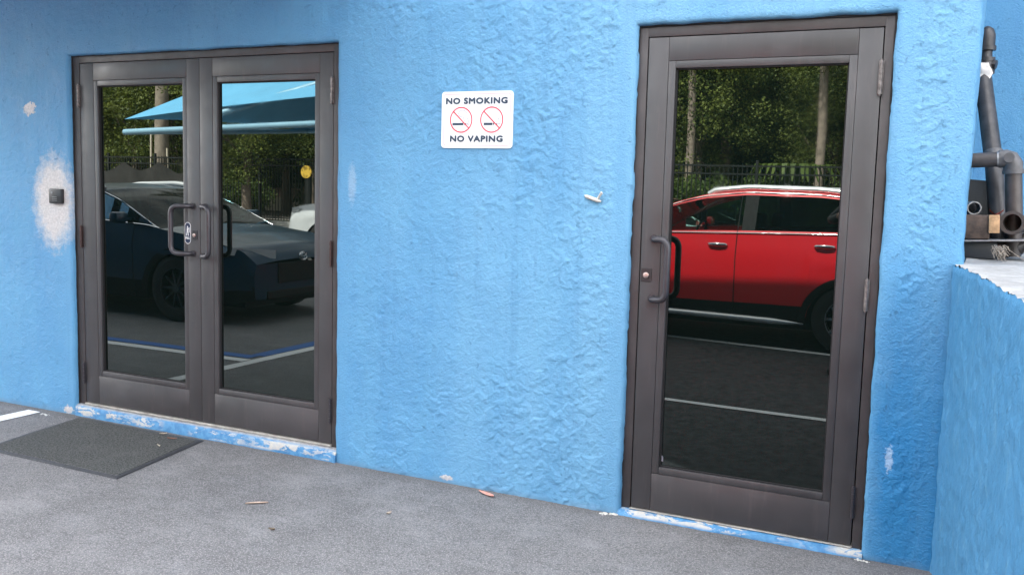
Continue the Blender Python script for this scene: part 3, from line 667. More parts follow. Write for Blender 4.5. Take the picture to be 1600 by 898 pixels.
for i, (x, y, s, lab) in enumerate(((-3.56, -.115, .035, 'flake of white paint on the asphalt left of the doormat'), (-.045, -.050, .042, 'crumbled cream filler at the left foot of the single door'), (1.015, -.048, .028, 'crumbled cream filler at the right foot of the single door'))):
    m = MB()
    for q in range(16):
        cx, cy = rr.gauss(0, s*.55), rr.gauss(0, s*.22); e = s*rr.uniform(.10, .30); n = 6; hgt = e*(.45 if i else .15)
        vs = [(cx+e*rr.uniform(.6, 1.2)*math.cos(2*PI*k/n), cy+e*rr.uniform(.5, 1)*math.sin(2*PI*k/n), 0) for k in range(n)]
        vs += [(cx+(v[0]-cx)*.7, cy+(v[1]-cy)*.7, hgt*rr.uniform(.6, 1)) for v in vs]
        m.add(vs, [(k, (k+1) % n, n+(k+1) % n, n+k) for k in range(n)]+[tuple(range(n, 2*n))])
    tag(m.build('filler_crumbs' if i else 'paint_flakes', M['plaster'], loc=(x, y, GZ)), lab, 'debris', kind='stuff')

# ------------------------------------------------------------------ ledge on the right with its pile of pipes
LZ = 1.185
lg = empty('ledge_wall', (1.3, 0, GZ), 'waist-high blue stucco ledge with bare concrete top jutting out at the corner', 'wall')
poly = [(1.256, 1.19), (1.256, WY-.004), (1.345, -.59), (1.393, -.96), (1.441, -1.34), (1.53, -2.0), (1.62, -2.6), (2.9, -2.6), (2.9, 1.19)]
edge = []
for (a, b) in zip(poly[1:6], poly[2:7]):
    L = math.hypot(b[0]-a[0], b[1]-a[1]); n = max(2, int(L/.02))
    for i in range(n): t = i/n; edge.append((a[0]+(b[0]-a[0])*t, a[1]+(b[1]-a[1])*t))
edge.append(poly[6]); m = MB(); vs = []; NZ = 150
def ldx(x, y, z): return mnoise.noise(Vector((x*5, y*5, z*2.5)))*.008+mnoise.noise(Vector((x*34, y*34, z*20)))*.006
for (x, y) in edge:
    e = mnoise.noise(Vector((x*14, y*14, 1)))*.010+mnoise.noise(Vector((x*55, y*55, 1)))*.007
    for k in range(NZ+1):
        z = -.03+(LZ+.03+e)*k/NZ; r_ = max(0, (k/NZ-.985)/.015)*.006
        vs.append((x-ldx(x, y, z)+r_, y, z))
m.add(vs, [(i*(NZ+1)+k, (i+1)*(NZ+1)+k, (i+1)*(NZ+1)+k+1, i*(NZ+1)+k+1) for i in range(len(edge)-1) for k in range(NZ)])
m.add([(1.62, -2.6, -.03), (2.9, -2.6, -.03), (2.9, -2.6, LZ), (1.62, -2.6, LZ)], [(0, 1, 2, 3)]); m.add([(2.9, -2.6, -.03), (2.9, 1.19, -.03), (2.9, 1.19, LZ), (2.9, -2.6, LZ)], [(0, 1, 2, 3)])
o_ = m.build('ledge_face', M['stucco_ledge'], lg, autos=60); o_.location = (-1.3, 0, -GZ)
m = MB(); vs = []; cols = 16
ed2 = [(1.290, 1.19), (1.290, .4), (1.290, .1)]+edge
for (x, y) in ed2:
    e = mnoise.noise(Vector((x*14, y*14, 1)))*.010+mnoise.noise(Vector((x*55, y*55, 1)))*.007
    for k in range(cols+1):
        t = (k/cols)**2; xx = x+(2.9-x)*t; z = LZ+(e+.001)*(1-t)**30*(y < .02)+mnoise.noise(Vector((xx*9, y*9, 3)))*.004+mnoise.noise(Vector((xx*40, y*40, 3)))*.0025
        vs.append((xx+(.007 if k == 0 else 0), y, z))
m.add(vs, [(i*(cols+1)+k, (i+1)*(cols+1)+k, (i+1)*(cols+1)+k+1, i*(cols+1)+k+1) for i in range(len(ed2)-1) for k in range(cols)])
o_ = m.build('concrete_top', M['concrete'], lg, autos=60); o_.location = (-1.3, 0, -GZ)

M['pipe'] = simple('weathered_black_pipe', (.030, .027, .028), .42, 0, .5, 18, .0012, 90); M['pipe2'] = simple('brown_grey_pipe', (.055, .045, .042), .45, 0, .4, 16, .0012, 90)
M['fitting'] = simple('grey_elbow', (.085, .082, .085), .5, 0, .3, 30, .001, 120); M['steel'] = simple('dull_steel_ring', (.30, .30, .31), .4, .7, .3, 30)
M['sheet'] = simple('dark_sheet', (.022, .024, .028), .5, 0, .3, 14); M['rustbrown'] = simple('rusty_brown', (.060, .038, .028), .75, 0, .6, 30, .003, 80)
M['wood'] = simple('raw_wood', (.42, .25, .13), .8, 0, .35, 50, .002, 70); M['cloth'] = simple('white_rag', (.68, .62, .57), .9, 0, .15, 60); M['green'] = simple('green_wire', (.02, .07, .05), .5)
Zp = LZ
lp = empty('leaning_pipe', (1.40, .60, Zp), 'tall dark pipe with a capped fitting leaning behind the concrete ledge', 'pipe')
def loc(p, o): return (p[0]-o[0], p[1]-o[1], p[2]-o[2])
O1 = (1.40, .60, Zp)
m = MB(); m.tube([loc(p, O1) for p in ((1.425, .60, Zp+.01), (1.372, .66, 1.58), (1.303, .98, 1.975))], .036, 20); m.build('pipe', M['pipe'], lp, autos=40)
m = MB(); m.tube([loc(p, O1) for p in ((1.308, 1.0, 1.985), (1.310, 1.01, 2.05))], .034, 18); m.tube([loc(p, O1) for p in ((1.312, 1.01, 2.035), (1.354, 1.0, 2.027))], .022, 8)
m.tube([loc(p, O1) for p in ((1.310, 1.01, 2.05), (1.309, 1.02, 2.10))], .026, 18); m.tube([loc(p, O1) for p in ((1.309, 1.02, 2.095), (1.309, 1.02, 2.115))], .040, 18)
m.tube([loc(p, O1) for p in ((1.309, 1.02, 2.115), (1.308, 1.02, 2.165), (1.307, 1.02, 2.19), (1.306, 1.02, 2.203))], [.035, .035, .026, .008], 18); m.tube([loc(p, O1) for p in ((1.3085, 1.0, 1.99), (1.309, 1.003, 2.006))], .041, 6); m.tube([loc(p, O1) for p in ((1.310, 1.01, 2.045), (1.310, 1.01, 2.062))], .039, 18); m.build('capped_fitting', M['pipe'], lp, autos=40)
m = MB(); m.tube([loc(p, O1) for p in ((1.3715, .662, 1.60), (1.3685, .674, 1.625))], .0385, 18); m.build('coupling', M['fitting'], lp, autos=40)
m = MB()
vs = []; n = 9
for i in range(n+1):
    t = i/n; z = 2.03-.11*t
    for s in (0, 1, 2, 3): vs.append((1.288+.058*(1-abs(t-.4))*(s/3)+mnoise.noise(Vector((t*4, s, 2)))*.012, .935+mnoise.noise(Vector((t*3, s*2, 7)))*.02, z+mnoise.noise(Vector((s*2, t*3, 4)))*.008))
m.add(vs, [(i*4+j, i*4+j+1, i*4+j+5, i*4+j+4) for i in range(n) for j in range(3)]); o_ = m.build('rag', M['cloth'], autos=70)
bpy.data.objects.remove(o_)
rg = m.build('rag', M['cloth'], autos=70, loc=(0, 0, 0)); tag(rg, 'crumpled white rag tied round the top of the leaning pipe', 'rag')
mod = rg.modifiers.new('thickness', 'SOLIDIFY'); mod.thickness = .004
m = MB(); m.tube([(1.325, .93, 1.93), (1.337, .92, 1.905), (1.330, .90, 1.87), (1.322, .86, 1.80)], .0028, 6); tag(m.build('wire', M['green'], autos=50), 'thin dark green wire hanging below the white rag', 'wire')
# elbow assembly
O2 = (1.455, .48, Zp); el = empty('elbow_pipe', O2, 'grey elbow pipe standing on the ledge with one arm running behind the wall corner', 'pipe')
m = MB(); m.tube([loc(p, O2) for p in ((1.18, .52, 1.575), (1.388, .50, 1.588))], .030, 20); m.build('arm', M['pipe2'], el, autos=40)
m = MB(); m.tube([loc(p, O2) for p in ((1.381, .50, 1.5875), (1.388, .50, 1.588))], .0325, 20); m.build('pale_ring', M['steel'], el, autos=40)
m = MB(); m.tube([loc(p, O2) for p in ((1.388, .50, 1.589), (1.412, .50, 1.591), (1.43, .50, 1.586), (1.441, .50, 1.570), (1.444, .50, 1.535))], [.0365, .037, .037, .037, .037], 20); m.tube([loc(p, O2) for p in ((1.444, .50, 1.548), (1.445, .50, 1.53))], .0405, 20)
m.tube([loc(p, O2) for p in ((1.424, .455, 1.594), (1.424, .49, 1.594))], .020, 14); m.build('elbow', M['fitting'], el, autos=40)
m = MB(); m.tube([loc(p, O2) for p in ((1.445, .50, 1.53), (1.459, .50, 1.37), (1.465, .50, Zp+.01))], .032, 20); m.build('upright', M['pipe2'], el, autos=40)
# short open pipe lying towards the viewer, and its lower bend
O3 = (1.455, .45, Zp); fp = empty('open_pipe', O3, 'short dark pipe lying with its round open mouth towards the viewer', 'pipe')
m = MB(); m.ring_tube(loc((1.452, .40, 1.335), O3), (.15, 1, -.05), .043, .034, .22, 28); m.ring_tube(loc((1.4515, .396, 1.335), O3), (.15, 1, -.05), .047, .034, .03, 28); m.build('barrel', M['pipe2'], fp, autos=40)
m = MB(); m.tube([loc((1.482, .60, 1.325), O3), loc((1.485, .61, 1.325), O3)], .036, 20); m.build('dark_end', M['dark_gap'], fp)
O4 = (1.44, .5, Zp); bp_ = empty('bent_pipe', O4, 'thick brown-grey bent pipe lying lowest on the ledge under the open pipe', 'pipe')
m = MB(); m.tube([loc(p, O4) for p in ((1.405, .50, 1.222), (1.44, .50, 1.224), (1.475, .51, 1.236), (1.52, .53, 1.262), (1.60, .56, 1.30))], .035, 20); m.tube([loc(p, O4) for p in ((1.468, .508, 1.232), (1.482, .514, 1.240))], .039, 20); m.build('bend', M['pipe'], bp_, autos=40)
m = MB(); m.tube([(0, 0, 0), (.16, .01, 0)], .033, 14); 
O5 = (1.312, .46, 1.388); m = MB(); m.ring_tube((0, 0, 0), (-.1, 1, 0), .027, .0225, .15, 24)
tag(m.build('pipe_offcut', M['steel'], autos=40, loc=O5), 'thin steel pipe offcut seen end on, on top of the rusty block', 'pipe')
m = MB(); m.tube([(0, 0, 0), (0, .003, 0)], .0225, 20); 
sh_ = MB(); sh_.prism([(-.09, -.205), (.075, -.205), (.063, .055), (.040, .105), (.030, .108), (-.09, .116)], 0, .008)
tag(sh_.build('metal_sheet', M['sheet'], loc=(1.365, .63, 1.392), rot=(R(-4), 0, 0)), 'dark upright metal sheet behind the pipe offcut', 'sheet')
bk = MB(); bk.box(-.11, .048, -.05, .06, -.047, .047, .005)
for i, v in enumerate(bk.v): v = Vector(v); bk.v[i] = tuple(v+Vector((mnoise.noise(v*40), 0, mnoise.noise(v*40+Vector((3, 3, 3)))))*.004)
tag(bk.build('rusty_block', M['rustbrown'], autos=40, loc=(1.325, .40, 1.313)), 'rust-brown block beside the raw wood offcut on the ledge', 'block')
wd = MB(); wd.box(-.018, .021, -.012, .012, -.036, .036, .003); tag(wd.build('wood_offcut', M['wood'], autos=40, loc=(1.386, .35, 1.328), rot=(0, R(-3), 0)), 'small raw wood offcut between rusty block and open pipe', 'wood')
tr = MB(); tr.box(-.14, .20, -.05, .10, -.004, .002, .001); tag(tr.build('steel_plate', M['steel'], loc=(1.37, .40, 1.262), rot=(0, R(-3), 0)), 'thin steel plate carrying the rusty block above the ledge', 'plate')
cb = MB(); cb.box(-.11, .075, -.03, .12, 0, .066, .004); tag(cb.build('dark_crate', M['sheet'], autos=40, loc=(1.33, .42, Zp+.002)), 'dark box in the shadow under the steel plate', 'box')
lf = leaf('red_leaf', 1.393, .40, R(20), .055, .030, (.20, .035, .02), 'curled red-brown leaf on top of the wood offcut', .02, z=1.362)
m = MB(); rr = random.Random(5)
for i in range(70):
    a = rr.uniform(0, 2*PI); x = 1.41+rr.gauss(0, .014); y = .30+rr.gauss(0, .02); d = Vector((rr.gauss(.012, .016), rr.gauss(-.02, .015), rr.gauss(-.03, .012)))
    p = Vector((x, y, Zp+.052+rr.uniform(-.012, .012))); q = p+d*rr.uniform(.5, 1); q.z = max(q.z, Zp+.004); m.tube([p, (p+q)/2+Vector((rr.gauss(0, .004), rr.gauss(0, .004), .002)), q], .0013, 4)
M['fibre'] = simple('frayed_fibre', (.26, .22, .18), .9, 0, .5, 120)
tag(m.build('frayed_rope', M['fibre']), 'frayed rope end spilling from under the steel plate', 'rope')
# paint drips where the blue meets the bare concrete
# ================================================================== THE LOT BEHIND THE CAMERA (seen mirrored in the doors)
def paint(name, col, rough=.28, metal=.3, coat=1.0):
    m = mat(name, col, rough, metal, coat=coat); m.node_tree.nodes['Principled BSDF'].inputs['Coat Roughness'].default_value = .03
    k = NT(m); k.color(k.mix(k.ramp(k.noise(3, 6, .7), [(.5, 0.), (.8, 1.)]), col, tuple(.9*v+.01 for v in col))); return m
M['tyre'] = simple('tyre_rubber', (.018, .018, .018), .8, 0, .3, 30); M['rim'] = simple('alloy_rim', (.42, .43, .45), .3, .8, .1, 20)
def see_through(name, tint, ior=1.33):
    m = bpy.data.materials.new(name); m.use_nodes = True; t = m.node_tree; t.nodes.clear()
    o = t.nodes.new('ShaderNodeOutputMaterial'); a = t.nodes.new('ShaderNodeBsdfTransparent'); a.inputs[0].default_value = (*tint, 1); g = t.nodes.new('ShaderNodeBsdfGlossy'); g.inputs['Roughness'].default_value = .01
    f = t.nodes.new('ShaderNodeFresnel'); f.inputs[0].default_value = ior; x = t.nodes.new('ShaderNodeMixShader')
    t.links.new(f.outputs[0], x.inputs[0]); t.links.new(a.outputs[0], x.inputs[1]); t.links.new(g.outputs[0], x.inputs[2]); t.links.new(x.outputs[0], o.inputs[0]); return m
M['carglass'] = see_through('car_glass_clear', (.42, .56, .52)); M['carglass_dark'] = see_through('car_glass_privacy', (.24, .28, .26)); M['dkglass'] = see_through('dark_windscreen', (.25, .36, .38), 1.14)
M['seat'] = simple('seat_leather', (.055, .05, .048), .6, 0, .2, 10); M['rail_alu'] = mat('satin_roof_rail', (.82, .82, .82), .35, .6)
M['clad'] = simple('black_cladding', (.012, .012, .013), .65, 0, .2, 30, spec=.2); M['chrome'] = mat('chrome_trim', (.75, .75, .76), .12, 1.0); M['lamp'] = mat('headlamp_lens', (.45, .48, .5), .08, .2, coat=1); M['redlamp'] = mat('tail_lamp', (.30, .01, .01), .15, coat=1)
M['gap'] = M['dark_gap']
def interp(tab, x):
    if x <= tab[0][0]: return tab[0][1]
    for (a, b), (c, d) in zip(tab, tab[1:]):
        if x <= c: t = (x-a)/(c-a); return b+(d-b)*t
    return tab[-1][1]
def smooth_interp(tab, x):
    return (interp(tab, x-.06)+interp(tab, x-.03)+2*interp(tab, x)+interp(tab, x+.03)+interp(tab, x+.06))/6
def make_car(root, L, hw, belt, roof, xc, xr, wheels, wr, pm, pillars, sill=.20, hatch=True, cladding=True, rails=True, strip=True, doors=(), tumble=.17, rimn=10, ws=None, rimm=None):
    """local x runs nose (0) to tail (L). belt/roof: (x,z) tables; xc..xr greenhouse; wheels: x centres"""
    def bot(x):
        b = sill+.06*max(0, 1-x/.25)+.08*max(0, (x-(L-.3))/.3)
        for w in wheels:
            d = abs(x-w); R_ = wr*1.17
            if d < R_: b = max(b, wr*.92+math.sqrt(R_*R_-d*d)-.02)
        return b
    def width(x):
        w = hw
        if x < .55: w *= 1-.20*(1-x/.55)**2.6
        if x > L-.45: w *= 1-.16*((x-L+.45)/.45)**2.2
        return w
    def noser(x, t):                                    # nose/tail rounding in plan, by height
        return 0
    xs = sorted(set([round(i*L/70, 3) for i in range(71)]+[round(w+s*wr*1.17*k, 3) for w in wheels for s in (-1, 1) for k in (.25, .5, .7, .85, .95, .995)]+[.02, .05, .1, L-.02, L-.06]+[xc, xr]))
    NR = 9; body = MB(); clad = MB()
    def pt(x, r, s):
        b, t = bot(x), smooth_interp(belt, x); u = r/(NR-1); z = b+(t-b)*u
        zf = (z-sill)/(t-sill); p = 1-.055*(1-min(1, zf*2.2))**2-.07*max(0, zf-.72)**1.3/.15*.5
        p += .012*math.exp(-((zf-.70)/.05)**2)
        return Vector((x, s*width(x)*p, z))
    for s in (-1, 1):
        vs = [pt(x, r, s) for x in xs for r in range(NR)]
        fb = []; fc = []
        for i in range(len(xs)-1):
            for r in range(NR-1):
                q = (i*NR+r, (i+1)*NR+r, (i+1)*NR+r+1, i*NR+r+1); zc_ = sum(vs[k].z for k in q)/4
                (fc if (cladding and zc_ < sill+.17) else fb).append(q)
        body.add(vs, fb); 
        if fc: clad.add(vs, fc)
    # top of nose/tail and hood: strips across
    def across(mb, xa, xb, zf, wf, crown, n=8, face=None):
        ss = [x for x in xs if xa-1e-6 <= x <= xb+1e-6]; vs = []
        for x in ss:
            for k in range(n+1):
                u = -1+2*k/n; vs.append(Vector((x, u*wf(x), zf(x)+crown*(1-u*u))))
        mb.add(vs, [(i*(n+1)+k, i*(n+1)+k+1, (i+1)*(n+1)+k+1, (i+1)*(n+1)+k) for i in range(len(ss)-1) for k in range(n)])
    tw = lambda x: abs(pt(x, NR-1, 1).y)
    across(body, 0, xc, lambda x: smooth_interp(belt, x), tw, .035)
    if xr < L: across(body, xr, L, lambda x: smooth_interp(belt, x), tw, .02)
    for x in (0, L):
        l = [pt(x, r, -1) for r in range(NR)]+[pt(x, r, 1) for r in range(NR)]
        body.add(l, [(r, r+1, NR+r+1, NR+r) for r in range(NR-1)])
    bo = body.build('body', pm, root, autos=35)
    if cladding: clad.build('cladding', M['clad'], root, autos=35)
    # greenhouse
    gx = [x for x in xs if xc <= x <= xr]; fr = MB(); gl = {}
    def top(x, s): zt = smooth_interp(roof, x); zb = smooth_interp(belt, x); t = (zt-zb); return Vector((x, s*(tw(x)-tumble*max(0, t)/.45), zt))
    rows = [0, .07, .90, 1]
    for s in (-1, 1):
        for i in range(len(gx)-1):
            xa, xb = gx[i], gx[i+1]; xm = (xa+xb)/2; q = []
            for x in (xa, xb):
                b_ = pt(x, NR-1, s); t_ = top(x, s); q.append([b_.lerp(t_, u) for u in rows])
            tall = smooth_interp(roof, xm)-smooth_interp(belt, xm)
            pil = any(abs(xm-p) < w_ for p, w_ in pillars)
            for r in range(3):
                f4 = [q[0][r], q[1][r], q[1][r+1], q[0][r+1]]
                if r == 1 and not pil and tall <= .09: fr.add(f4, [(0, 1, 2, 3)]); continue
                if r == 1 and not pil:
                    idx = (s, sum(1 for p, w_ in pillars if p < xm)); gl.setdefault(idx, MB()).add(f4, [(0, 1, 2, 3)])
                else: (fr if r != 1 else gl.setdefault(('pillar', s, sum(1 for p, w_ in pillars if p+w_ < xm)), MB())).add(f4, [(0, 1, 2, 3)])
    # roof with windshield and rear glass
    wsx = next(x for x in gx if smooth_interp(roof, x)-smooth_interp(roof, gx[0]) > .86*(max(z for _, z in roof)-smooth_interp(roof, gx[0])))
    rwx = next((x for x in reversed(gx) if smooth_interp(roof, x) > smooth_interp(roof, gx[-1])+.75*(max(z for _, z in roof)-smooth_interp(roof, gx[-1]))), gx[-1])
    rf = MB(); wsd = MB(); rwd = MB(); zf = lambda x: smooth_interp(roof, x); wf = lambda x: abs(top(x, 1).y)
    across(wsd, xc, wsx, zf, wf, .03); across(rf, wsx, rwx, zf, wf, .03); across(rwd, rwx, xr, zf, wf, .02)
    rf.add(fr.v, fr.f); rf.build('roof', pm, root, autos=40)
    wsd.build('windscreen', ws or M['carglass'], root, autos=40)
    if rwd.v: rwd.build('rear_window', M['carglass_dark'], root, autos=40)
    for k_, mb in gl.items():
        mb.build('pillar' if k_[0] == 'pillar' else 'side_window', M['clad'] if k_[0] == 'pillar' else (M['carglass'] if k_[1] <= 1 else M['carglass_dark']), root, autos=40)
    for s in (-1, 1):                                    # bright lines round the side glass
        c = MB(); P_ = []
        for x in gx: b_ = pt(x, NR-1, s); t_ = top(x, s); P_.append(b_.lerp(t_, .96)+Vector((0, s*.004, 0)))
        c.tube(P_, .006, 6); c.tube([pt(x, NR-1, s)+Vector((0, s*.006, .008)) for x in gx], .007, 6); c.build('chrome_line', M['chrome'], root, autos=60)
        if strip:
            w0, w1 = wheels[0]+wr*1.2, wheels[1]-wr*1.2
            c = MB(); c.tube([Vector((w0+(w1-w0)*t, s*(hw*.985+.004), sill+.075-.02*t*t)) for t in [i/12 for i in range(13)]], [.028]*11+[.018, .004], 8); c.build('sill_strip', M['rail_alu'], root, autos=60)
        for dx in doors:
            c = MB(); P_ = [pt(dx, r, s)+Vector((0, s*.0005, 0)) for r in range(NR)]+[pt(dx, NR-1, s).lerp(top(dx, s), .9)+Vector((0, s*.0008, 0))]
            c.tube(P_, .0045, 4); c.build('door_seam', M['gap'], root)
        for hx in [d-.17 for d in doors[1:]]:
            z = smooth_interp(belt, hx)-.10; y = s*(hw*1.0+.012); c = MB()
            c.tube([(hx-.085, y-s*.02, z), (hx-.07, y, z+.001), (hx, y+s*.008, z+.003), (hx+.07, y, z+.002), (hx+.085, y-s*.02, z)], [.010, .015, .017, .015, .010], 10); c.build('door_handle', M['chrome'], root, autos=60)
        if rails:
            c = MB(); ra = [x for x in gx if wsx+.05 < x < rwx-.02]; P_ = [Vector((x, s*(wf(x)-.05), zf(x)+.030)) for x in ra]; P_[0].z -= .03; P_[-1].z -= .03
            c.tube(P_, .030, 8); c.build('roof_rail', M['rail_alu'], root, autos=60)
        c = MB(); mx = xc+.42; mz = smooth_interp(belt, mx)+.05; c.box(mx-.06, mx+.06, min(s*(hw+.02), s*(hw+.17)), max(s*(hw+.02), s*(hw+.17)), mz-.04, mz+.07, .03); c.box(mx-.02, mx+.03, min(s*(hw-.09), s*(hw+.03)), max(s*(hw-.09), s*(hw+.03)), mz-.02, mz+.01, .005); c.build('wing_mirror', pm, root, autos=40)
        c = MB(); P_ = [(.10, .60), (.34, .74), (.52, .86)]
        zz = smooth_interp(belt, .3)-.09
        vs = []
        for i, (x, w_) in enumerate(((.015, .55), (.08, .74), (.2, .90), (.38, 1.0))):
            ww = width(x)*(1.004 if x > .05 else 1.0); vs += [Vector((x-.012, s*ww*w_ if i < 2 else s*(ww+.004), zz+.030+.02*i)), Vector((x-.012, s*ww*w_ if i < 2 else s*(ww+.004), zz-.055+.025*i))]
        c.add(vs, [(2*i, 2*i+1, 2*i+3, 2*i+2) for i in range(3)]); c.build('headlight', M['lamp'], root)
        c = MB(); zz = smooth_interp(belt, L-.1)-.14; c.box(L-.10, L+.012, min(s*hw*.55, s*hw*.86), max(s*hw*.55, s*hw*.86), zz-.05, zz+.06, .015); c.build('tail_light', M['redlamp'], root)
    # cabin: floor, dash, seats, wheel, inner door cards
    c = MB(); c.box(xc-.05, xr-.15, -hw*.80, hw*.80, .30, .42, .02); c.build('cabin_floor', M['clad'], root)
    zb = smooth_interp(belt, xc+.2); c = MB(); c.box(xc-.1, xc+.32, -hw*.80, hw*.80, zb-.30, zb-.045, .05); c.build('dashboard', M['clad'], root, autos=40)
    for s in (-1, 1):
        c = MB(); c.box(xc, xr-.2, min(s*hw*.82, s*hw*.86), max(s*hw*.82, s*hw*.86), .30, zb-.06); c.build('door_card', M['clad'], root)
        for sx_ in (xc+.95, xc+1.75):
            if sx_ > xr-.6: continue
            c = MB(); c.box(sx_-.25, sx_+.22, s*hw*.42-.21, s*hw*.42+.21, .42, .58, .05); c.build('seat', M['seat'], root, autos=40)
            c = MB(); c.box(-.05, .06, -.20, .20, 0, .55, .045); c.box(-.03, .05, -.11, .11, .57, .72, .03); o_ = c.build('backrest', M['seat'], root, autos=40); o_.location = (sx_+.20, s*hw*.42, .52); o_.rotation_euler = (0, R(14), 0)
    c = MB(); wc = Vector((xc+.50, -hw*.42, zb-.06)); c.tube([wc+Vector((.05*math.sin(a), .17*math.cos(a), .16*math.sin(a))) for a in [2*PI*k/20 for k in range(21)]], .012, 6, False); c.build('steering_wheel', M['clad'], root, autos=60)
    # front: grille, lower intake
    c = MB(); z0 = sill+.20; c.box(-.012, .02, -hw*.42, hw*.42, z0, z0+.20, .01); c.build('grille', M['clad'], root); c = MB(); c.box(-.014, .02, -hw*.6, hw*.6, sill+.05, sill+.13, .01); c.build('lower_intake', M['clad'], root)
    # underbody
    c = MB(); c.box(.12, L-.12, -hw*.8, hw*.8, sill-.02, sill+.10); c.build('underbody', M['gap'], root)
    for w in wheels:
        for s in (-1, 1):
            y = s*(hw-.10)
            t = MB(); prof = [(-.10, .62), (-.105, .80), (-.10, .94), (-.085, 1.), (0, 1.01), (.085, 1.), (.10, .94), (.105, .80), (.10, .62)]; n = 32
            vs = [(w+wr*rr_*math.cos(2*PI*k/n), y+dy*.95, wr+wr*rr_*math.sin(2*PI*k/n)) for dy, rr_ in prof for k in range(n)]
            t.add(vs, [(j*n+k, j*n+(k+1) % n, (j+1)*n+(k+1) % n, (j+1)*n+k) for j in range(len(prof)-1) for k in range(n)]); wh = t.build('wheel', M['tyre'], root, autos=40)
            rm = MB(); yo = y+s*.085
            rm.ring_tube((w, y-s*.06, wr), (0, s, 0), wr*.66, wr*.60, .155, 32)
            for k in range(rimn):
                a = 2*PI*k/rimn; d = Vector((math.cos(a), 0, math.sin(a))); c0 = Vector((w, yo, wr)); e = Vector((-d.z, 0, d.x))
                A, B = c0+d*wr*.10, c0+d*wr*.62+Vector((0, -s*.015, 0)); th = Vector((0, s*.02, 0))
                rm.add([A+e*.012, A-e*.012, B-e*.009, B+e*.009, A+e*.012-th, A-e*.012-th, B-e*.009-th, B+e*.009-th], [(0, 1, 2, 3), (7, 6, 5, 4), (0, 3, 7, 4), (1, 5, 6, 2)])
            rm.tube([(w, yo-s*.02, wr), (w, yo+s*.008, wr)], wr*.13, 16); rm.build('rim', rimm or M['rim'], wh, autos=40)
            dk = MB(); dk.tube([(w, yo-s*.09, wr), (w, yo-s*.085, wr)], wr*.6, 24); dk.build('brake_disc', M['clad'], wh)
        c = MB(); c.box(w-wr*1.15, w+wr*1.15, -hw*.78, hw*.78, sill+.05, wr*2.0)
        c.build('wheel_well', M['gap'], root)
        for s in (-1, 1):
            c = MB(); n = 22; P1 = []
            for k in range(n+1):
                a = PI*(k/n)*1.0; x = w+math.cos(a)*wr*1.17; z = wr*.92-.02+math.sin(a)*wr*1.17
                yy = width(x)*1.005; P1 += [Vector((x, s*yy, max(z, sill))), Vector((w+math.cos(a)*wr*1.36, s*(yy+.002), max(sill, wr*.92-.02+math.sin(a)*wr*1.36)))]
            if cladding: c.add(P1, [(2*k, 2*k+1, 2*k+3, 2*k+2) for k in range(n)]); c.build('arch_trim', M['clad'], root, autos=40)
    return bo
# red crossover beside the thin white line
suv = empty('parked_car', (-2.93, -5.78, GZ), 'red crossover with bright roof rails parked side-on behind the photographer', 'car', rz=R(2.0))
belt = [(0, .52), (.03, .62), (.12, .72), (.5, .86), (1.05, .95), (1.2, 1.00), (2.6, 1.04), (3.6, 1.07), (4.05, 1.08), (4.22, 1.0), (4.3, .80)]
roof = [(1.0, .93), (1.12, 1.01), (1.65, 1.30), (1.95, 1.385), (2.35, 1.43), (3.0, 1.42), (3.6, 1.36), (3.9, 1.30), (4.08, 1.12), (4.2, 1.02)]
make_car(suv, 4.3, .86, belt, roof, 1.08, 4.18, (.82, 3.32), .315, paint('red_car_paint', (.74, .012, .022), .28, .1), ((1.5, .03), (2.38, .055), (3.22, .03), (3.80, .04)), doors=(1.42, 2.30, 3.26))
# dark crossover by the doors on the left
cr_ = empty('parked_car', (-4.86, -3.86, GZ), 'dark green-blue crossover parked beside the accessible bay lines', 'car', rz=PI)
belt2 = [(0, .56), (.03, .66), (.12, .74), (.5, .84), (1.05, .90), (1.25, .93), (2.6, .99), (3.5, 1.02), (3.9, 1.02), (4.1, .95), (4.2, .75)]
roof2 = [(1.0, .88), (1.12, .92), (1.7, 1.18), (2.0, 1.27), (2.4, 1.31), (3.0, 1.29), (3.5, 1.22), (3.85, 1.12), (4.0, 1.02)]
make_car(cr_, 4.2, .88, belt2, roof2, 1.08, 3.98, (.85, 3.30), .33, paint('dark_teal_car_paint', (.006, .028, .055), .3, .2, .15), ((1.5, .03), (2.4, .05), (3.2, .03)), doors=(1.42, 2.30, 3.2), ws=M['dkglass'], rimm=simple('dark_alloy_rim', (.045, .05, .055), .5, .3), strip=False)
em = MB()
for (rx, rz_) in ((.062, .042), (.022, .040), (.048, .014)):
    zc = .655+(.012 if rz_ < .02 else 0); em.tube([(-.022, rx*math.cos(2*PI*k/28), zc+rz_*math.sin(2*PI*k/28)) for k in range(29)], .0045, 6, False)
em.build('front_emblem', M['chrome'], cr_, autos=60)
# second red car behind, white pickup far back
rc = empty('parked_car', (-5.6, -8.6, GZ), 'low red saloon parked in the next row behind the red crossover', 'car', rz=0)
belt3 = [(0, .50), (.03, .58), (.15, .66), (.6, .76), (1.1, .86), (2.6, .95), (3.5, .98), (4.1, .95), (4.3, .9), (4.4, .7)]
roof3 = [(1.0, .84), (1.15, .90), (1.8, 1.20), (2.1, 1.29), (2.5, 1.33), (3.0, 1.31), (3.4, 1.22), (3.9, 1.0)]
make_car(rc, 4.4, .88, belt3, roof3, 1.1, 3.88, (.85, 3.45), .31, paint('red_saloon_paint', (.42, .02, .02)), ((1.55, .03), (2.45, .05), (3.3, .03)), doors=(1.5, 2.4, 3.25), cladding=False, rails=False, strip=False, rimn=5)
pk = empty('pickup_truck', (-9.35, -9.9, GZ), 'white pickup truck with grey lettering parked beyond the blue canopy', 'truck', rz=0)
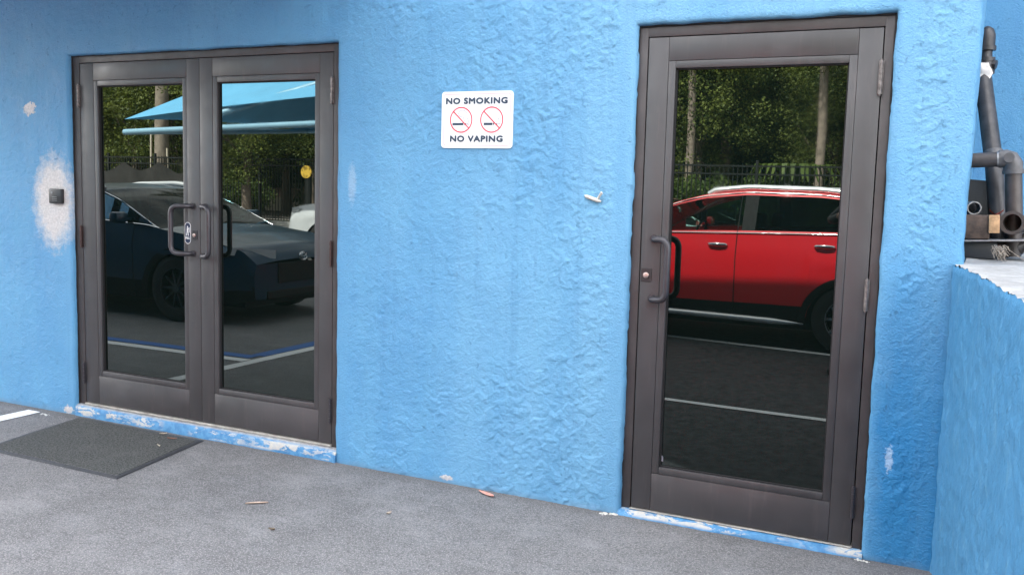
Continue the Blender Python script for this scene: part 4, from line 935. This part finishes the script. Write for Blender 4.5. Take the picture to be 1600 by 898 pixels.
belt4 = [(0, .62), (.03, .80), (.15, .95), (.6, 1.03), (1.2, 1.07), (3.0, 1.10), (3.2, 1.09), (4.9, 1.09), (4.95, 1.05), (5.0, .9)]
roof4 = [(1.1, 1.05), (1.3, 1.10), (1.85, 1.42), (2.1, 1.52), (2.9, 1.54), (3.1, 1.50), (3.25, 1.12)]
make_car(pk, 5.0, .92, belt4, roof4, 1.25, 3.22, (.9, 3.95), .37, paint('white_truck_paint', (.72, .73, .74), .3, 0), ((1.65, .03), (2.4, .05)), doors=(1.55, 2.35, 3.15), cladding=False, rails=False, strip=False, sill=.30, rimn=6)
text_mesh('SERVICE', .13, .004, .62, M['sign_gray'], 'door_lettering', pk, (2.75, -.935, .88)) if False else None

# person beside the camera (mirrored as a dark sliver in the single door)
def skin_person():
    root = empty('person', (.66, -3.98, GZ), 'person in dark clothes standing with feet apart holding a camera at chest height', 'person')
    V = {}; E_ = []
    pts = {'pel': (0, 0, .92, .125, .10), 'wst': (0, 0, 1.06, .12, .09), 'chs': (0, .0, 1.28, .15, .11), 'nb': (0, 0, 1.44, .06, .06), 'nk': (0, .01, 1.52, .052, .052), 'hd': (0, .02, 1.60, .075, .088), 'hd2': (0, .02, 1.70, .07, .08),
           'hl': (-.10, 0, .86, .085, .085), 'kl': (-.18, .02, .49, .058, .058), 'al': (-.25, -.01, .09, .04, .04), 'tl': (-.28, .15, .035, .035, .025),
           'hr': (.10, 0, .86, .085, .085), 'kr': (.14, .02, .49, .058, .058), 'ar': (.16, -.01, .09, .04, .04), 'tr': (.18, .15, .035, .035, .025),
           'sl': (-.19, 0, 1.40, .055, .055), 'el': (-.385, .04, 1.20, .042, .042), 'wl': (-.20, .27, 1.30, .028, .026), 'sr': (.19, 0, 1.40, .055, .055), 'er': (.34, .06, 1.16, .042, .042), 'wr': (.02, .27, 1.30, .028, .026)}
    ed = [('pel', 'wst'), ('wst', 'chs'), ('chs', 'nb'), ('nb', 'nk'), ('nk', 'hd'), ('hd', 'hd2'), ('pel', 'hl'), ('hl', 'kl'), ('kl', 'al'), ('al', 'tl'), ('pel', 'hr'), ('hr', 'kr'), ('kr', 'ar'), ('ar', 'tr'), ('nb', 'sl'), ('sl', 'el'), ('el', 'wl'), ('nb', 'sr'), ('sr', 'er'), ('er', 'wr')]
    for s, w in ((-1, 'wl'), (1, 'wr')):
        wx, wy, wz = pts[w][:3]
        pts['p'+w] = (wx-s*.03, wy+.05, wz+.02, .03, .018); ed.append((w, 'p'+w))
        for i in range(4):
            a = ('f%d' % i)+w; pts[a] = (wx-s*(.055), wy+.095, wz+.045-.022*i, .0095, .0095); pts[a+'b'] = (wx-s*(.085+.004*(i == 1)), wy+.085, wz+.045-.022*i, .008, .008); ed += [('p'+w, a), (a, a+'b')]
        pts['t'+w] = (wx-s*.01, wy+.08, wz+.045, .011, .011); pts['t2'+w] = (wx-s*.035, wy+.10, wz+.06, .009, .009); ed += [('p'+w, 't'+w), ('t'+w, 't2'+w)]
    keys = list(pts); me = bpy.data.meshes.new('body'); me.from_pydata([pts[k][:3] for k in keys], [(keys.index(a), keys.index(b)) for a, b in ed], [])
    o = bpy.data.objects.new('body', me); COL.objects.link(o); o.parent = root
    sk = o.modifiers.new('skin', 'SKIN'); 
    for i, k in enumerate(keys): me.skin_vertices[0].data[i].radius = pts[k][3:5]; me.skin_vertices[0].data[i].use_root = (k == 'pel')
    ss = o.modifiers.new('sub', 'SUBSURF'); ss.levels = ss.render_levels = 2
    mm = mat('skin_and_dark_clothes', (.3, .17, .11), .6); k = NT(mm); X, Y, Z = k.sep()[:3]
    dark = (.012, .013, .016); skin = (.34, .19, .13)
    c = k.mix(k.ramp(Z, [(.0, 1.), (.475, 1.), (.48, 0.), (1, 0.)]) if False else k.math('GREATER_THAN', Z, 1.455), dark, skin)
    hand = k.math('MULTIPLY', k.math('GREATER_THAN', Y, .17), k.math('GREATER_THAN', Z, 1.0)); c = k.mix(hand, c, skin); k.color(c); me.materials.append(mm)
    face = MB(); face.tube([(0, .10, 1.655), (0, .125, 1.62), (0, .105, 1.60)], [.008, .013, .009], 8)
    face.build('nose', mm, root, autos=60)
    ey = MB()
    for s in (-1, 1): ey.tube([(s*.030, .090, 1.655), (s*.030, .105, 1.655)], [.013, .004], 8)
    ey.build('eyes', M['clad'], root); mo = MB(); mo.tube([(-.024, .098, 1.575), (0, .108, 1.572), (.024, .098, 1.575)], .0045, 6); mo.build('mouth', simple('lips', (.30, .10, .09), .6), root)
    er = MB()
    for s in (-1, 1): er.tube([(s*.078, .01, 1.67), (s*.086, .0, 1.65), (s*.078, .01, 1.61)], [.008, .014, .007], 8)
    er.build('ears', mm, root)
    hr = MB(); n = 16; vs = []
    for j in range(7):
        a = PI/2*j/6
        for k2 in range(n): g_ = 2*PI*k2/n; vs.append((.092*math.cos(a)*math.cos(g_), .012+.104*math.cos(a)*math.sin(g_)-.012, 1.675+.125*math.sin(a)-(.07*max(0, -math.sin(g_)) if j == 0 else 0)))
    hr.add(vs, [(j*n+k2, j*n+(k2+1) % n, (j+1)*n+(k2+1) % n, (j+1)*n+k2) for j in range(6) for k2 in range(n)]); hr.build('hair', simple('dark_hair', (.012, .009, .007), .6, 0, .3, 120, .004, 160), root, autos=60)
    for s, x in ((-1, -.27), (1, .17)):
        b = MB(); b.box(x-.048, x+.048, -.08, .20, 0, .075, .03); b.build('shoe', M['plastic_black'], root, autos=60)
    return root
skin_person()
cmr = empty('camera_body', (.575, -3.655, 1.36), 'small black photo camera held in both hands of the person', 'camera')
m = MB(); m.box(-.065, .065, -.02, .02, -.045, .045, .008); m.build('camera_housing', M['plastic_black'], cmr, autos=40); m = MB(); m.tube([(0, .02, 0), (0, .06, 0)], .03, 20); m.build('lens', M['clad'], cmr, autos=40)

# blue shade canopy over the far bays
M['canopy'] = simple('canopy_fabric', (.13, .42, .66), .8, 0, .08, 2, .004, 30); M['steelblue'] = simple('canopy_frame_paint', (.30, .52, .66), .5, .1, .1, 3)
ca = empty('shade_canopy', (-8.2, -10.5, GZ), 'light blue fabric shade canopy on a steel frame over the parking bays', 'shade canopy')
cx0, cx1, cy0, cy1 = -11.95+8.2, -3.9+8.2, 2.5, -2.5        # local; near edge y=-8
zf_, za = 2.50, 4.05
def sail(mb, quad, n=12, sag=.10):
    A, B, C_, D = [Vector(q) for q in quad]; vs = []
    for i in range(n+1):
        for j in range(n+1):
            u, v = i/n, j/n; p = A.lerp(B, u).lerp(D.lerp(C_, u), v); p.z -= sag*math.sin(PI*u)*math.sin(PI*v)-.06*math.sin(PI*u)*(1-v); vs.append(p)
    mb.add(vs, [(i*(n+1)+j, (i+1)*(n+1)+j, (i+1)*(n+1)+j+1, i*(n+1)+j+1) for i in range(n) for j in range(n)])
m = MB(); rx0, rx1 = cx0+2.7, cx1-2.7
a_, b_, c_, d_ = (cx0, cy0, zf_-.12), (cx1, cy0, zf_+.38), (cx1, cy1, zf_), (cx0, cy1, zf_); r0, r1 = (rx0, 0, za), (rx1, 0, za)
sail(m, (a_, b_, r1, r0)); sail(m, (d_, c_, r1, r0)); sail(m, (a_, d_, r0, r0)); sail(m, (b_, c_, r1, r1)); m.build('fabric', M['canopy'], ca, autos=80)
m = MB()
for p, q in ((a_, b_), (b_, c_), (c_, d_), (d_, a_)): zb_ = lambda P: (2.16 if P[0] < 0 else 2.40) if P[1] > 0 else zf_-.02; m.tube([(p[0], p[1], zb_(p)), (q[0], q[1], zb_(q))], .05, 10)
m.build('perimeter_beam', M['steelblue'], ca, autos=60)
m = MB(); m.tube([(-9.9+8.2, cy0+.04, 2.42), (-8.1+8.2, cy0-.85, 3.07), (-7.2+8.2, cy0-1.4, 3.4)], .05, 10); m.build('rafter', M['steelblue'], ca, autos=60)
for (x, y) in ((cx1, cy0), (cx1, cy1), (cx0+4.2, cy1-0.0)):
    m = MB(); m.tube([(x, y, 0), (x, y, 2.42)], .075, 12); m.build('post', M['steelblue'], ca, autos=60)

# black picket fence
FY = -20.1
M['fence'] = simple('black_fence_paint', (.012, .014, .013), .5, .2)
fe = empty('picket_fence', (-13, FY, 0), 'tall black metal picket fence along the far edge of the lot', 'fence')
FX0, FX1 = -29.6, 4.2; npk = 292
m = MB(); m.box(-.011, .011, -.011, .011, .05, 2.10); pick = m.build('picket', M['fence'], fe)
for i in range(npk):
    o_ = pick if i == 0 else pick.copy()
    if i: COL.objects.link(o_); o_.parent = fe
    o_.location = (FX0+13+(FX1-FX0)*i/(npk-1), 0, 0)
for z in (.22, 1.86, 2.06):
    m = MB(); m.box(FX0+13, FX1+13, -.03, .03, z-.02, z+.02); m.build('rail', M['fence'], fe)
for i in range(15):
    m = MB(); m.box(-.035, .035, -.035, .035, 0, 2.2, .004); p_ = m.build('fence_post', M['fence'], fe); p_.location = (FX0+13+(FX1-FX0)*(i+.5)/15, 0, 0)
# dark cloth sagging over part of the fence
M['cloth_dark'] = simple('dark_windscreen_cloth', (.028, .026, .024), .9, 0, .4, 2)
cl = MB(); vs = []; N = 60
for i in range(N+1):
    x = -28.8+i*.115; t = abs(((i*.115) % 1.7)/1.7-.5)*2; zt = 1.55+.40*t**1.4+.12*mnoise.noise(Vector((x, 0, 0)))
    for k in range(7): vs.append((x, FY+.08+.06*mnoise.noise(Vector((x*1.5, k*.4, 1))), .1+(zt-.1)*k/6))
cl.add(vs, [(i*7+k, (i+1)*7+k, (i+1)*7+k+1, i*7+k+1) for i in range(N) for k in range(6)])
tag(cl.build('fence_cloth', M['cloth_dark'], autos=60), 'dark sagging cloth hung in peaks over the left end of the fence', 'cloth')
# round yellow sign on a post by the fence, low pink house behind
ys = empty('warning_sign', (-16.9, -19.35, GZ), 'round yellow sign on a black post in front of the fence', 'sign')
m = MB(); m.tube([(0, 0, 0), (0, 0, 1.85)], .10, 10); m.build('post', M['fence'], ys, autos=60); m = MB(); m.tube([(0, .105, 1.66), (0, .125, 1.66)], .19, 24); m.build('disc', simple('yellow_sign_face', (.80, .50, .06), .5), ys, autos=40)
M['pinkwall'] = simple('pink_wall', (.52, .34, .26), .85, 0, .15, .8); M['cream'] = simple('cream_wall', (.66, .58, .46), .85, 0, .1, .8)
pw = empty('garden_wall', (-25, -31, 0), 'low pink and cream wall along the far side of the road', 'wall')
m = MB(); m.box(-20, 26, -.15, .15, 0, .62); m.build('lower_band', M['cream'], pw); m = MB(); m.box(-20, 26, -.12, .12, .62, 1.05); m.build('upper_band', M['pinkwall'], pw)
# utility pole with conduits
M['polewood'] = simple('pale_pole_wood', (.26, .215, .17), .9, 0, .35, 5, .01, 20)
up = empty('utility_pole', (-24.5, -20.9, 0), 'pale wooden utility pole with white conduits behind the fence', 'utility pole')
m = MB(); m.tube([(0, 0, 0), (.02, 0, 3), (.1, 0, 8.5)], [.26, .24, .19], 14); m.build('pole', M['polewood'], up, autos=60)
for dx in (-.42, .40): m = MB(); m.tube([(dx, .1, 0), (dx*.9, .1, 3.1 if dx < 0 else 2.4)], .035, 8); m.build('conduit', M['cream'], up, autos=60)

# ---- trees
def leafmat(name, c1, c2, tr=.35):
    m = bpy.data.materials.new(name); m.use_nodes = True; t = m.node_tree; b = t.nodes['Principled BSDF']; k = NT(m)
    geo = k.n('ShaderNodeNewGeometry'); n = k.noise(1.1, 3, .6); oi = k.n('ShaderNodeObjectInfo')
    f = k.math('ADD', k.ramp(n, [(.35, 0.), (.65, 1.)]), k.math('MULTIPLY', k.math('SUBTRACT', geo.outputs['Random Per Island'], .5), .9)); x = k.n('ShaderNodeClamp'); k.l(f, x.inputs[0])
    c = k.mix(x.outputs[0], c1, c2); c = k.mix(k.math('MULTIPLY', oi.outputs['Random'], .35), c, tuple(v*.6 for v in c1)); k.color(c); b.inputs['Roughness'].default_value = .6
    ts = k.n('ShaderNodeBsdfTranslucent'); k.l(k.mix(.3, c, (.16, .22, .02)), ts.inputs[0]); ms = k.n('ShaderNodeMixShader'); ms.inputs[0].default_value = tr
    k.l(b.outputs[0], ms.inputs[1]); k.l(ts.outputs[0], ms.inputs[2]); k.l(ms.outputs[0], t.nodes['Material Output'].inputs[0]); return m
M['leafA'] = leafmat('broad_foliage', (.040, .070, .016), (.27, .31, .06)); M['leafB'] = leafmat('pine_foliage', (.06, .08, .025), (.19, .21, .07)); M['leafC'] = leafmat('bright_shrub_foliage', (.06, .11, .02), (.20, .27, .05))
M['bark'] = simple('grey_brown_bark', (.17, .13, .10), .95, 0, .45, 6, .02, 14); M['barkp'] = simple('pale_pine_bark', (.30, .235, .19), .95, 0, .4, 5, .02, 12)
rg_ = np.random.RandomState(11)
def leaf_cloud(centres, per, rad, lo, hi, aspect=.45, seed=0):
    """numpy leaf quads around clump centres"""
    r = np.random.RandomState(seed); C = np.repeat(np.array(centres), per, 0); n = len(C)
    d = r.normal(size=(n, 3)); d /= np.linalg.norm(d, axis=1)[:, None]; P = C+d*(rad*r.rand(n, 1)**.45)*np.array([1, 1, .7])
    a = r.normal(size=(n, 3)); a[:, 2] -= .25; a /= np.linalg.norm(a, axis=1)[:, None]; b = np.cross(a, r.normal(size=(n, 3))); b /= np.linalg.norm(b, axis=1)[:, None]
    s = (lo+(hi-lo)*r.rand(n, 1)); v = np.stack([P-a*s*.5, P+b*s*aspect*.5, P+a*s*.5, P-b*s*aspect*.5], 1).reshape(-1, 3); return v, n
def cloud_mesh(name, v, n, m):
    me = bpy.data.meshes.new(name); me.vertices.add(len(v)); me.vertices.foreach_set('co', v.astype(np.float32).ravel())
    me.loops.add(4*n); me.loops.foreach_set('vertex_index', np.arange(4*n, dtype=np.int32)); me.polygons.add(n); me.polygons.foreach_set('loop_start', np.arange(0, 4*n, 4, dtype=np.int32))
    me.update(calc_edges=True); me.materials.append(m); return me
def clumps(n, rx, rz, zc, r, hollow=.45):
    o = []
    while len(o) < n:
        d = r.normal(size=3); d /= np.linalg.norm(d); q = r.rand()**.4; p = d*np.array([rx, rx, rz])*q*(.8+.35*mnoise.noise(Vector(d*2.1)))
        o.append((p[0], p[1], zc+p[2]))
    return o
def limbs(mb, base, targets, r0):
    for t in targets:
        b = Vector(base)+Vector((0, 0, random.uniform(-.8, .6))); t = Vector(t); mid = b.lerp(t, .5)+Vector((0, 0, -.15)); mb.tube([b, mid, t], [r0, r0*.6, r0*.15], 5, False)
def broad_tree(i):
    r = np.random.RandomState(50+i); c = clumps(300, 2.7, 3.4, 4.4, r)
    v, n = leaf_cloud(c, 120, .52, .06, .13, .5, 60+i); tm = MB(); tm.tube([(0, 0, -.1), (.05, .02, 1.2), (-.04, .05, 2.6), (.05, 0, 4.2)], [.17, .13, .10, .05], 9, False)
    limbs(tm, (0, 0, 2.4), [c[k] for k in range(0, 300, 21)], .05)
    return tm, v, n
def pine_tree(i):
    r = np.random.RandomState(90+i); tm = MB(); Hh = 12; tm.tube([(0, 0, -.1), (.06, .03, 3), (-.05, .02, 6), (.03, 0, 9), (0, 0, Hh)], [.125, .115, .10, .07, .02], 10, False)
    c = []
    for k in range(38):
        z = 4.6+(Hh-4.6)*k/38; L = (2.2-1.4*(z-4.6)/(Hh-4.6))*r.uniform(.5, 1.1); a = r.uniform(0, 2*PI); e = Vector((math.cos(a)*L, math.sin(a)*L, z+r.uniform(-.3, .5)))
        tm.tube([(0, 0, z), tuple(e*.5+Vector((0, 0, z*.5-.05))), tuple(e)], [.018, .012, .005], 4, False)
        for q in range(3): t = r.uniform(.45, 1.05); c.append((e.x*t+r.normal()*.12, e.y*t+r.normal()*.12, z+(e.z-z)*t+r.normal()*.1))
    v, n = leaf_cloud(c, 120, .50, .16, .30, .08, 90+i); return tm, v, n
def shrub(i):
    r = np.random.RandomState(140+i); c = clumps(60, 1.15, .9, .85, r); v, n = leaf_cloud(c, 80, .34, .07, .14, .5, 140+i); tm = MB()
    limbs(tm, (0, 0, .3), [c[k] for k in range(0, 46, 7)], .03); tm.tube([(0, 0, -.1), (0, 0, .5)], [.05, .03], 6, False); return tm, v, n
protos = {}
for kind, fn, lm, bk_ in (('broadleaf_tree', broad_tree, 'leafA', 'bark'), ('pine_tree', pine_tree, 'leafB', 'barkp'), ('shrub', shrub, 'leafC', 'bark')):
    for i in range(3):
        tm, v, n = fn(i); tr_ = tm.build('trunk' if kind != 'shrub' else 'stem', M[bk_], autos=60); cm = cloud_mesh('crown', v, n, M[lm]); protos[(kind, i)] = (tr_.data, cm); bpy.data.objects.remove(tr_)
TL = {'broadleaf_tree': ('leafy green tree in the woods behind the black fence', 'tree', 'leafy trees behind the fence'), 'pine_tree': ('tall pine with pale bark in the woods behind the black fence', 'tree', 'pines behind the fence'), 'shrub': ('bushy shrub growing close behind the black picket fence', 'shrub', 'shrubs behind the fence')}
def plant(kind, i, x, y, s=1., sz=1., label=None, rz=None):
    tdat, cdat = protos[(kind, i)]; L3 = TL[kind]; o = empty(kind, (x, y, -.02), label or L3[0], L3[1], L3[2]); o.scale = (s, s, s*sz); o.rotation_euler = (0, 0, random.uniform(0, 6.28) if rz is None else rz)
    t = bpy.data.objects.new('trunk' if kind != 'shrub' else 'stem', tdat); COL.objects.link(t); t.parent = o; c = bpy.data.objects.new('crown', cdat); COL.objects.link(c); c.parent = o; return o
rt = random.Random(21)
for x, y in ((-6.02, -22.2), (-2.62, -22.6), (-13.5, -23), (-.3, -24)): plant('pine_tree', rt.randrange(3), x, y, rt.uniform(.95, 1.1), 1.0)
plant('broadleaf_tree', 1, -19.0, -19.0, 1.0, 1.05, 'dark-trunked leafy tree standing just inside the black fence').scale = (1.0, 1.0, 1.02)
for row, (y0, stp) in enumerate(((-24.2, 2.9), (-28.2, 3.0), (-33.5, 3.2), (-39, 3.6))):
    x = -44+row*1.3
    while x < 16:
        
        kind = 'pine_tree' if rt.random() < .22 and not (row < 2 and x < -14) else 'broadleaf_tree'; s = rt.uniform(.85, 1.25)*(1+.25*row); plant(kind, rt.randrange(3), x+rt.uniform(-.7, .7), y0+rt.uniform(-.8, .8), s, rt.uniform(.9, 1.15), ('leafy green tree ' if kind[0] == 'b' else 'slim pale-barked pine ')+'in the %s row of the woods, %s' % (('nearest', 'second', 'third', 'farthest')[row], 'beyond the dark crossover' if x < -20 else 'beyond the white pickup' if x < -12 else 'beyond the blue canopy' if x < -5 else 'beyond the red crossover')); x += stp*rt.uniform(.85, 1.15)
for x in (-28.4, -26.8, -24.9, -23.0, -21.4, -8.5, -7.1, -5.2, -4.5, -3.9, -1.6, -.4, 1.2): plant('shrub', rt.randrange(3), x, -21.6+rt.uniform(-.5, .3), rt.uniform(.8, 1.25), rt.uniform(.9, 1.3))
for i in range(20): plant('shrub', rt.randrange(3), -44+i*2.9+rt.uniform(-.5, .5), -31.6+rt.uniform(-.4, .4), rt.uniform(2.3, 2.9), 1.15, 'tall dense bush filling the back of the woods')
# palmetto
pal = empty('palmetto', (-3.05, -21.3, 0), 'yellow-green palmetto with drooping fronds behind the fence', 'palm')
for i in range(26):
    m = MB(); a = 2*PI*i/26+rt.uniform(-.1, .1); L = rt.uniform(.9, 1.3); P_ = [(0, 0, 1.5), (math.cos(a)*L*.35, math.sin(a)*L*.35, 2.1), (math.cos(a)*L*.8, math.sin(a)*L*.8, 2.15), (math.cos(a)*L, math.sin(a)*L, 1.7)]
    vs = []
    for j, p in enumerate(P_): w = (.02, .09, .07, .01)[j]; vs += [(p[0]-math.sin(a)*w, p[1]+math.cos(a)*w, p[2]), (p[0]+math.sin(a)*w, p[1]-math.cos(a)*w, p[2]+.01)]
    m.add(vs, [(2*j, 2*j+1, 2*j+3, 2*j+2) for j in range(3)]); m.build('frond', M['leafC'], pal)
m = MB(); m.tube([(0, 0, 0), (0, 0, 1.6)], [.12, .08], 8); m.build('trunk', M['bark'], pal, autos=60)
